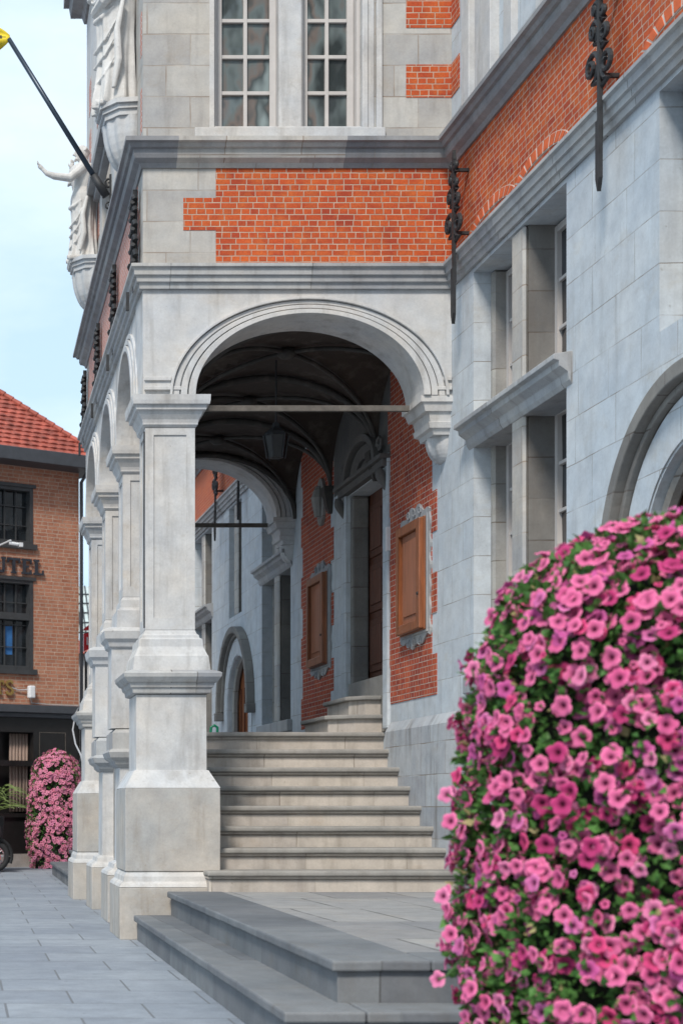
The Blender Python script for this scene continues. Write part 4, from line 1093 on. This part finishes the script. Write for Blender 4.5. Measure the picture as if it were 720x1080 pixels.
def flower_tower(cx, cy, H, prof, n_bl, n_lf, label, bl_r, seed, vis, grp):
    rng = random.Random(seed)
    T = thing('flower_tower', label, 'flower planter', (cx, cy, 0), group=grp)
    def rad(z):
        t = z / H
        for (z0, r0), (z1, r1) in zip(prof, prof[1:]):
            if z0 <= t <= z1: return r0 + (r1 - r0) * (t - z0) / max(1e-6, z1 - z0)
        return prof[-1][1]
    w = MB(); w.lathe(cx, cy, [(.04 + (H - .12) * k / 24, max(.01, rad((H - .02) * k / 24) - .12)) for k in range(25)], 40, fr=lambda a, z: 1 + .05 * math.sin(5 * a + z * 7) + .03 * math.sin(11 * a - z * 13))
    w.build('stems', M['core'], T, smooth=True)
    w = MB(); w.lathe(cx, cy, [(0, prof[0][1] * .8), (.3, prof[0][1] * .85), (.32, prof[0][1] * .8)], 32); w.build('pot', M['rubber'], T)
    # cumulative area for even spreading
    zs = [H * k / 200 for k in range(201)]; cum = [0]
    for a, b in zip(zs, zs[1:]): cum.append(cum[-1] + math.hypot(b - a, rad(b) - rad(a)) * (rad(a) + rad(b)))
    def pick():
        t = rng.random() * cum[-1]; lo = 0
        import bisect
        i = min(199, bisect.bisect(cum, t) - 1); z = zs[i] + (zs[i + 1] - zs[i]) * rng.random()
        a = rng.random() * 2 * math.pi; r = rad(z); dr = (rad(min(H, z + .02)) - rad(max(0, z - .02))) / .04
        lump = .065 * noise.noise(Vector((3 * math.cos(a) + seed, 3 * math.sin(a), z * 4))) + .03 * noise.noise(Vector((9 * math.cos(a) + seed, 9 * math.sin(a), z * 11)))
        nrm = Vector((math.cos(a), math.sin(a), min(3, -dr))).normalized()
        return Vector((cx + (r + lump) * math.cos(a), cy + (r + lump) * math.sin(a), z)), nrm
    # leaves
    bm = bmesh.new(); cl = bm.loops.layers.float_color.new('tint')
    for _ in range(n_lf):
        p, nn = pick(); p = p - nn * rng.uniform(-.01, .11); s = bl_r * rng.uniform(.6, 1.35)
        dv = (nn + Vector((rng.uniform(-1, 1), rng.uniform(-1, 1), rng.uniform(-1, .8))) * .9).normalized()
        ax = dv.cross(Vector((rng.uniform(-1, 1), rng.uniform(-1, 1), rng.uniform(-1, 1)))).normalized(); up = ax.cross(dv).normalized()
        g_ = rng.random(); c = (.035 + .05 * g_, .10 + .10 * g_, .025 + .02 * g_)
        if rng.random() < .04: c = (.30, .26, .12)
        vs = [bm.verts.new(p), bm.verts.new(p + dv * s * .5 + ax * s * .42 + up * s * .1), bm.verts.new(p + dv * s * 1.25 - up * s * .12), bm.verts.new(p + dv * s * .5 - ax * s * .42 + up * s * .1), bm.verts.new(p + dv * s * .55)]
        for q in ((0, 1, 4), (1, 2, 4), (2, 3, 4), (3, 0, 4)):
            f = bm.faces.new([vs[k] for k in q])
            for lp in f.loops: lp[cl] = (*(mul(c, 1.25) if q[0] in (1, 2) else c), 1)
    me = bpy.data.meshes.new('foliage'); bmesh.ops.translate(bm, verts=bm.verts, vec=-T.location); bm.to_mesh(me); bm.free()
    fo = bpy.data.objects.new('foliage', me); COL.objects.link(fo); fo.parent = T; me.materials.append(M['leaf']); fo['kind'] = 'stuff'
    # blossoms
    items = []
    for _ in range(n_bl):
        p, nn = pick()
        if noise.noise(Vector((p.x * 6 + seed, p.y * 6, p.z * 6))) < -.30: continue
        p = p + nn * rng.uniform(-.055, .035); dv = (nn + Vector((rng.uniform(-1, 1), rng.uniform(-1, 1), rng.uniform(-.7, .9))) * .42).normalized()
        items.append((p, dv, bl_r * (rng.uniform(.78, 1.16) if rng.random() < .9 else rng.uniform(.35, .6)), rng.choice(PINKS) if rng.random() < .6 else PINKS[0]))
    items += vis(rng)
    def score(it):
        p = it[0]; px = -80 + F * p.x / p.y; py = 850 - F * (p.z - EYE) / p.y
        front = (Vector((0, 0, EYE)) - p).normalized().dot(Vector((p.x - cx, p.y - cy, 0)).normalized() if (p.x - cx) ** 2 + (p.y - cy) ** 2 > 1e-4 else Vector((0, -1, 0)))
        ok = (0 <= px <= 718 and 0 <= py <= 1078 and front > 0)
        return (0 if ok else 1, p.y)
    items.sort(key=score)
    # keep the tints vivid where they show, spread evenly through the 100 individual ones
    def mesh_of(lst, name, origin):
        bm = bmesh.new(); cl = bm.loops.layers.float_color.new('tint')
        for p, dv, r, tint in lst:
            q = dv.to_track_quat('Z', 'Y'); m4 = Matrix.Translation(p - origin) @ q.to_matrix().to_4x4() @ Matrix.Rotation(rng.random() * 6, 4, 'Z')
            bloom_geo(bm, cl, m4, r, tint, rng, .45 if H > 2 else 0)  # far tower's petals paled: distance haze put into their colour
        me = bpy.data.meshes.new(name); bm.to_mesh(me); bm.free(); me.materials.append(M['petal']); return me
    for it in items[:100]:
        o = bpy.data.objects.new('blossom', mesh_of([it], 'blossom', it[0])); COL.objects.link(o); o.parent = T; o.location = it[0] - T.location
    o = bpy.data.objects.new('blossoms', mesh_of(items[100:], 'blossoms', T.location)); COL.objects.link(o); o.parent = T; o['kind'] = 'stuff'
    return T
near_prof = [(0, .52), (.25, .61), (.5, .60), (.70, .58), (.80, .56), (.87, .51), (.93, .41), (.98, .24), (1, .04)]
TX, TY = 2.23, 4.75
def sprigs(rng):
    out = []
    for px, py in ((470, 838), (474, 866), (466, 945), (474, 985), (461, 1033), (455, 758 + 0), (498, 705)):
        if px == 455: continue
        Y = TY + rng.uniform(-.1, .1); out.append((Vector((xp(px, Y), Y, zy(py, Y))), Vector((-.7, -.6, .2)).normalized(), .026, PINKS[rng.randrange(3)]))
    return out
NT = flower_tower(TX, TY, 1.925, near_prof, 5600, 32000, 'large tower of pink petunias in the foreground beside the landing', .0265, 3, sprigs, 'pink petunia towers on the square')
# trailing stems that carry the outer sprigs
gst = plain('green_stem', (.05, .12, .03), .6)
for pts in ([(492, 858), (478, 842), (472, 838)], [(494, 868), (482, 868), (475, 866)], [(488, 1010), (470, 1030), (462, 1033)], [(494, 940), (474, 950), (467, 945)], [(505, 722), (499, 712), (498, 706)]):
    MB().tube([(xp(a, TY), TY, zy(b, TY)) for a, b in pts], .0035, 5).build('trailing_stem', gst, NT)
far_prof = [(0, .42), (.3, .50), (.6, .46), (.80, .41), (.90, .34), (.97, .18), (1, .03)]
flower_tower(xp(59, 27.8), 27.8, 2.05, far_prof, 4200, 6000, 'far tower of pink petunias against the dark shopfront of the brick house', .029, 11, lambda r: [], 'pink petunia towers on the square')

# ================================================================== brick corner house across the square
HA = math.atan2(.481, .876)
HT = thing('corner_house', 'brown brick house with red tiled roof and black shopfront across the square', 'house', (2.79, 28.85, 0), HA, local=True)
HW = 9.0; E0, E1 = 7.07, 7.30
def hb(): return MB(wld)
w = MB(lambda u, d, z: (u, -d, z))
hw_up = [(-2.62, -.98, 5.70, 6.70), (-6.2, -4.5, 5.70, 6.70)]; hw_lo = [(-2.62, -.98, 3.49, 5.06), (-6.2, -4.5, 3.49, 5.06)]
w.wall([-HW, 0], [2.86, E0 + .1], hw_up + hw_lo, -.3, 0)
w.wall([-HW, 0], [2.86, E0 + .1], [], -8.0, -7.7)
w.build('wall', M['brickhotel'], HT)
w = hb(); w.box(-.3, 0, .301, 7.7, 2.86, E0 + .1); w.box(-HW, -HW + .3, .301, 7.7, 2.86, E0 + .1); w.build('wall', M['brickhotel'], HT)
w = hb(); w.box(-HW + .1, -.1, .5, 7.8, .05, E0); w.build('inner_core', M['black'], HT)
hf = lambda u, d, z: (u, -d, z)
def house_window(a, b, z0, z1, tr):
    w = MB(hf); t = .07; c = (a + b) / 2
    w.box(a - .05, b + .05, -.2, .03, z1 - .0, z1 + .06); w.box(a - .06, b + .06, -.2, .06, z0 - .09, z0)
    w.box(a, a + t, -.14, .01, z0, z1); w.box(b - t, b, -.14, .01, z0, z1); w.box(c - .05, c + .05, -.14, .01, z0, z1)
    w.box(a + t, c - .05, -.13, .005, z0, z0 + .06); w.box(c + .05, b - t, -.13, .005, z0, z0 + .06)
    w.box(a + t, c - .05, -.13, .005, z1 - .06, z1); w.box(c + .05, b - t, -.13, .005, z1 - .06, z1)
    if tr: w.box(a + t, c - .05, -.13, .003, tr - .06, tr + .06); w.box(c + .05, b - t, -.13, .003, tr - .06, tr + .06)
    for e, f in ((a + t, c - .05), (c + .05, b - t)):
        for k in (1, 2): x = e + (f - e) * k / 3; w.box(x - .008, x + .008, -.10, -.075, z0 + .06, z1 - .06)
        nz_ = max(2, int((z1 - z0) / .32))
        for k in range(1, nz_): zz = z0 + (z1 - z0) * k / nz_; w.box(e, f, -.10, -.08, zz - .008, zz + .008)
    f_ = w.build('window', M['hframe'], HT)
    MB(hf).box(a + .02, b - .02, -.16, -.12, z0 + .02, z1 - .02).build('pane', M['glassd'], f_)
    return f_
for a, b, z0, z1 in hw_up: house_window(a, b, z0, z1, None)
for a, b, z0, z1 in hw_lo:
    f_ = house_window(a, b, z0, z1, 4.42)
MB(hf).box(-1.50, -1.34, -.119, -.112, 3.75, 4.25).build('blind', M['blueblind'], HT)
w = MB(hf); w.box(-HW - .35, .30, -.2, .42, E0, E1); w.build('fascia', M['fascia'], HT, bevel=.01)
w = hb(); w.box(-.02, .30, -.41, 8.2, E0 + .002, E1 - .002); w.build('fascia', M['fascia'], HT)
# hipped roof in overlapping tile courses
w = hb(); pitch = .98; nC = 34; rise = .105
for i in range(nC):
    o0 = -.36 + i * rise / pitch; o1 = o0 + rise / pitch + .02; z0 = E1 + .0 + i * rise; z1 = z0 + rise
    a0, a1 = -HW - .3 + (o0 + .36), .24 - (o0 + .36); 
    # front slope course (y = o0..o1), bottom edge raised
    n = max(2, int((a1 - a0) / .19)); 
    for k in range(n):
        u0 = a0 + (a1 - a0) * k / n; u1 = a0 + (a1 - a0) * (k + 1) / n
        for q in range(4):
            s0, s1 = q / 4, (q + 1) / 4; h0 = .014 * math.sin(math.pi * s0); h1 = .014 * math.sin(math.pi * s1)
            b0 = .02 + h0; b1 = .02 + h1; U0 = u0 + (u1 - u0) * s0; U1 = u0 + (u1 - u0) * s1
            k0 = min(U0, a1 - rise / pitch) if False else U0
            w.quad([(U0, o0 - b0, z0 + b0 - .03), (U1, o0 - b1, z0 + b1 - .03), (min(max(U1, a0 + .12), a1 - .12), o1, z1 + .0 + h1 * .4), (min(max(U0, a0 + .12), a1 - .12), o1, z1 + h0 * .4)])
            w.quad([(U0, o0 - b0, z0 + b0 - .03), (U0, o0, z0 - .05), (U1, o0, z0 - .05), (U1, o0 - b1, z0 + b1 - .03)])
    # right-hand slope course
    w.quad([(a1 + .02, o0, z0 - .01), (a1 + .02, 8.1 - (o0 + .36), z0 - .01), (a1 - rise / pitch, 8.1 - (o1 + .36), z1), (a1 - rise / pitch, o1, z1)])
    w.quad([(a1 + .02, o0, z0 - .01), (a1, o0, z0 - .06), (a1, 8.1 - (o0 + .36), z0 - .06), (a1 + .02, 8.1 - (o0 + .36), z0 - .01)])
w.build('roof', M['tile'], HT)
w = hb()
for i in range(nC + 1):   # ridge tiles up the hip
    t = i * rise / pitch; w.tube([(.27 - t, -.38 + t, E1 + i * rise - .0), (.27 - t - .12, -.38 + t + .12, E1 + i * rise + .115)], [.06, .045], 8)
w.build('hip_tile', M['tile'], HT)
w = hb(); w.frust(-HW + .0, -.0, -.2, 7.8, E1 - .02, -HW + 3.1, -3.1, 2.9, 4.7, E1 + 2.9); w.build('roof_core', M['fascia'], HT)
# shopfront
w = MB(hf); w.box(-HW, .03, -.3, .16, 2.72, 2.86); w.box(-HW, .02, -.3, .10, 2.64, 2.719); w.build('shop_cornice', M['fascia'], HT, bevel=.01)
w = MB(hf); w.wall([-HW, 0], [.24, 2.639], [(-3.6, -.98, .95, 2.38)], -.3, .02)
w.build('shopfront', M['black'], HT)
w = MB(hf); w.box(-3.6, -.98, -.12, .03, 1.78, 1.88); w.box(-3.65, -.93, -.1, .06, .88, .95); w.box(-2.33, -2.25, -.12, .025, .95, 2.38); w.build('shop_window_frame', M['black'], HT)
w = MB(hf); w.box(-3.6, -.98, -.28, -.26, .95, 2.38); w.build('shop_backing', M['black'], HT)
w = MB(hf)
for k in range(11):
    u = -1.36 + .034 * k; w.tube([(u, -.14 - .02 * (k % 2), .98), (u + .01 * math.sin(k), -.14 - .02 * (k % 2), 1.6), (u, -.14 - .02 * (k % 2), 2.36)], .024, 7)
w.build('curtain', M['curtain'], HT, smooth=True)
w = MB(hf); w.box(-.86, -.30, .02, .028, 2.378, 2.39); w.box(-.86, -.85, .02, .028, .9, 2.378); w.box(-.31, -.30, .02, .028, .9, 2.378); w.build('panel_trim', M['rod'], HT)
w = MB(hf); w.box(-HW, .02, -.3, .06, 0, .235); w.build('plinth', M['plinth'], HT)
w = MB(hf); w.tube([(.02, .05, .1), (.02, .05, 6.9), (.02, .25, 7.05)], .033, 8); w.build('downpipe', M['fascia'], HT, smooth=True)
# letters
def letters(chars, x, z, h, mat, name, dep=.03):
    for ch, wd in chars:
        w = MB(hf); t = h * .2; s = h * .16; d0, d1 = .0, dep
        def B(a, b, c, e): w.box(x + a * wd, x + b * wd, .02, .02 + dep, z + c * h, z + e * h)
        k = t / wd
        if ch == 'T': B(.5 - k / 2, .5 + k / 2, .12, .84); B(.02, .98, .84, 1); B(.02, .14, .68, .84); B(.86, .98, .68, .84); B(.5 - k, .5 + k, 0, .12)
        if ch == 'E': B(.12, .12 + k, .14, .86); B(.0, .92, 0, .14); B(.0, .92, .86, 1); B(.12 + k, .68, .44, .56); B(.80, .92, .14, .30); B(.80, .92, .70, .86)
        if ch == 'L': B(.14, .14 + k, .14, .88); B(.0, .95, 0, .14); B(.0, .14 + k + .14, .88, 1); B(.83, .95, .14, .34)
        if ch == 'U':
            B(.1, .1 + k, .25, .88); B(.9 - k * .8, .9, .25, .88); B(0, .2 + k, .88, 1); B(.8 - k * .8, 1, .88, 1); B(.18, .82, 0, .16); B(.12, .3, .06, .25); B(.7, .88, .06, .25)
        if ch == 'S':
            pts = [(.85, .80), (.72, .93), (.5, .96), (.22, .90), (.14, .74), (.28, .58), (.5, .51), (.76, .42), (.88, .25), (.74, .08), (.5, .04), (.25, .08), (.12, .22)]
            for (a, b), (c, e) in zip(pts, pts[1:]):
                dx, dz = (c - a) * wd, (e - b) * h; l = math.hypot(dx, dz); px_, pz_ = -dz / l * t * .42, dx / l * t * .42
                p0 = (x + a * wd - dx * .12, z + b * h - dz * .12); p1 = (x + c * wd + dx * .12, z + e * h + dz * .12)
                w.prism([(p0[0] + px_, p0[1] + pz_), (p1[0] + px_, p1[1] + pz_), (p1[0] - px_, p1[1] - pz_), (p0[0] - px_, p0[1] - pz_)], .02, .02 + dep + .0007 * (a * 10 % 3))
        w.build(name, mat, HT)
        x += wd + h * .10
letters((('U', .235), ('T', .275), ('E', .22), ('L', .22)), -1.80, 5.165, .275, M['slate'], 'sign_letter')
letters((('T', .20), ('S', .17)), -1.80, 3.03, .25, M['gold'], 'sign_letter')
# wall lamps
w = MB(hf); w.box(-1.13, -1.01, .04, .14, 2.98, 3.20); o1_ = w.build('wall_light', M['white'], HT, bevel=.02)
w = MB(hf); w.tube([(-1.45, .03, 3.16), (-1.3, .03, 3.12), (-1.12, .05, 3.13)], .01, 5); w.tube([(-1.07, .06, 2.98), (-1.05, .06, 2.9), (-.6, .03, 2.88), (-.05, .05, 2.88)], .008, 5); w.build('wiring', M['cable'], HT)
w = MB(hf); w.tube([(-1.72, .02, 5.62), (-1.72, .45, 5.66)], .015, 6); w.tube([(-1.72, .40, 5.62), (-1.57, .46, 5.60)], .03, 8); w.box(-1.56, -1.50, .42, .50, 5.56, 5.63); w.build('spot_light', M['white'], HT)

# loose cable from the house to the porch corner
w = MB(); hp = [(95, 728, 21), (88, 738, 24), (80, 752, 26), (77, 770, 25), (80, 785, 22), (86, 797, 20), (89, 815, 19.2)]
w.tube([(xp(a, Y), Y, zy(b, Y)) for a, b, Y in hp], .012, 6)
o = w.build('loose_cable', M['cable'], None, smooth=True); rebase(o); tag(o, 'thin pale cable sagging between the brick house and porch pillar', 'cable')

# fern in front of the shopfront
FX, FY = xp(-14, 26.4), 26.4
PT = thing('potted_fern', 'green fern with arching fronds in front of the black shop window', 'plant', (FX, FY, 0))
w = MB(); w.lathe(FX, FY, [(0, .20), (.5, .26), (.9, .30), (.92, .27)], 24); w.build('pot', M['rubber'], PT, smooth=False)
w = MB(); rng = random.Random(4)
for k in range(70):
    a = rng.random() * 6.28; l = rng.uniform(.35, .72); up = rng.uniform(.15, .55); pr_ = None
    for j in range(9):
        t = j / 8; c = Vector((FX + l * t * math.cos(a), FY + l * t * math.sin(a), .92 + up * math.sin(t * 2.2)))
        s = Vector((-math.sin(a), math.cos(a), 0)) * .035 * (1 - t * .9)
        cur = (c + s + Vector((0, 0, -.01)), c, c - s + Vector((0, 0, -.01)))
        if pr_: w.quad([pr_[0], cur[0], cur[1], pr_[1]]); w.quad([pr_[1], cur[1], cur[2], pr_[2]])
        pr_ = cur
w.build('fronds', plain('fern_green', (.12, .17, .04), .7, var=.3), PT)
# scooter wheel edge at the left
SX, SY = xp(-6, 26.0), 26.0
SC = thing('motor_scooter', 'dark scooter with red tail lamp parked at the shopfront, cut by the frame', 'scooter', (SX, SY, 0))
def wheel(cx_):
    w = MB()
    w.tube([(cx_ + .215 * math.cos(a), SY, .265 + .215 * math.sin(a)) for a in [2 * math.pi * k / 28 for k in range(29)]], .048, 8, cap=False); wh = w.build('wheel', M['rubber'], SC, smooth=True)
    w = MB(); w.tube([(cx_ + .165 * math.cos(a), SY, .265 + .165 * math.sin(a)) for a in [2 * math.pi * k / 28 for k in range(29)]], .014, 6, cap=False)
    for k in range(10): a = k * math.pi / 5; w.tube([(cx_, SY, .265), (cx_ + .16 * math.cos(a), SY, .265 + .16 * math.sin(a))], .010, 5)
    w.tube([(cx_, SY - .07, .265), (cx_, SY + .07, .265)], .035, 10); w.build('rim', M['chrome'], wh)
wheel(SX); wheel(SX - 1.25)
w = MB(); w.tube([(SX + .29 * math.cos(a), SY, .27 + .29 * math.sin(a)) for a in [R(-25) + R(185) * k / 14 for k in range(15)]], .03, 6); w.build('mudguard', M['black'], SC)
w = MB(); w.prism([(SX + .12, .58), (SX + .1, .78), (SX - .5, .82), (SX - .62, .5), (SX - 1.0, .42), (SX - 1.1, .95), (SX - 1.2, .95), (SX - 1.16, .30), (SX - .4, .28)], SY - .15, SY + .15); w.build('body', M['black'], SC, bevel=.05)
w = MB(); w.prism([(SX + .1, .80), (SX - .02, .90), (SX - .55, .88), (SX - .55, .82)], SY - .13, SY + .13); w.build('seat', M['rubber'], SC, bevel=.03)
w = MB(); w.box(SX - .02, SX + .10, SY - .09, SY + .09, .20, .30); w.build('tail_lamp', M['red'], SC, bevel=.015)
w = MB(); w.tube([(SX - 1.15, SY, .9), (SX - 1.08, SY, 1.08), (SX - 1.0, SY - .3, 1.12)], .018, 6); w.tube([(SX - 1.08, SY, 1.08), (SX - 1.0, SY + .3, 1.12)], .018, 6); w.build('handlebar', M['iron'], SC)

# ================================================================== street seen through the gap
YG = 46
G = thing('distant_house', 'pale distant house seen in the gap between brick house and porch', 'house', (xp(92, YG), YG, 0))
w = MB(); w.box(3.2, 7.5, YG, YG + 6, 0, zy(690, YG)); w.build('wall', M['render'], G)
w = MB(); w.frust(3.0, 7.7, YG - .3, YG + 6.3, zy(690, YG), 5.2, 5.4, YG + 2.9, YG + 3.1, zy(660, YG)); w.build('roof', M['tile'], G)
w = MB()
for k in range(3): w.box(4.0 + k * .9, 4.35 + k * .9, YG - .03, YG, 3.0, 4.2)
w.build('window', M['glassd'], G)
YC = 38
GC = thing('glass_canopy', 'pale glazed canopy on steel ribs in the gap beside the porch', 'canopy', (xp(92, YC), YC, zy(665, YC)))
w = MB(); zc = zy(668, YC); zt_ = zy(600, YC)
w.quad([(3.6, YC, zc), (7, YC + 1, zc), (7, YC + 3, zt_), (3.6, YC + 3, zt_)]); w.build('glazing', M['canopy'], GC)
w = MB()
for k in range(12): w.tube([(3.6 + k * .12, YC - .02, zc + .0), (3.75 + k * .12, YC + 2.98, zt_)], .02, 5)
for k in range(5): w.tube([(3.6, YC - .02 + .6 * k, zc + (zt_ - zc) * k / 5 + .02), (7, YC + .6 * k, zc + (zt_ - zc) * k / 5 + .02)], .018, 5)
w.build('rib', M['hframe'], GC)
YR = 32
SG = thing('shop_sign', 'red projecting shop sign with white mark in the gap beside the porch', 'sign', (xp(93, YR), YR, zy(690, YR)))
w = MB(wld); x0, x1 = xp(88.6, YR), xp(99, YR)
P = [(x0, zy(663, YR)), (x0 + .1, zy(659, YR)), (x1, zy(658, YR)), (x1, zy(664.5, YR)), (x0, zy(664.5, YR))]
w.prism([(a, b) for a, b in P], YR, YR + .12)
w.prism([(x0, zy(687, YR)), (x1, zy(682, YR)), (x1, zy(667, YR)), (x0, zy(668, YR))], YR, YR + .12); w.build('board', M['red'], SG)
w = MB(); w.box(xp(91.6, YR), xp(93, YR), YR - .012, YR - .002, zy(680, YR), zy(672, YR)); w.box(xp(93, YR), xp(94, YR), YR - .012, YR - .002, zy(680, YR), zy(678.6, YR)); w.build('mark', M['white'], SG)
w = MB(); w.tube([(x0 + .05, YR + .06, zy(687, YR)), (x0 + .05, YR + .06, 0)], .03, 6); w.build('post', M['hframe'], SG)

for o in list(bpy.data.objects):
    if '_local' in o: del o['_local']
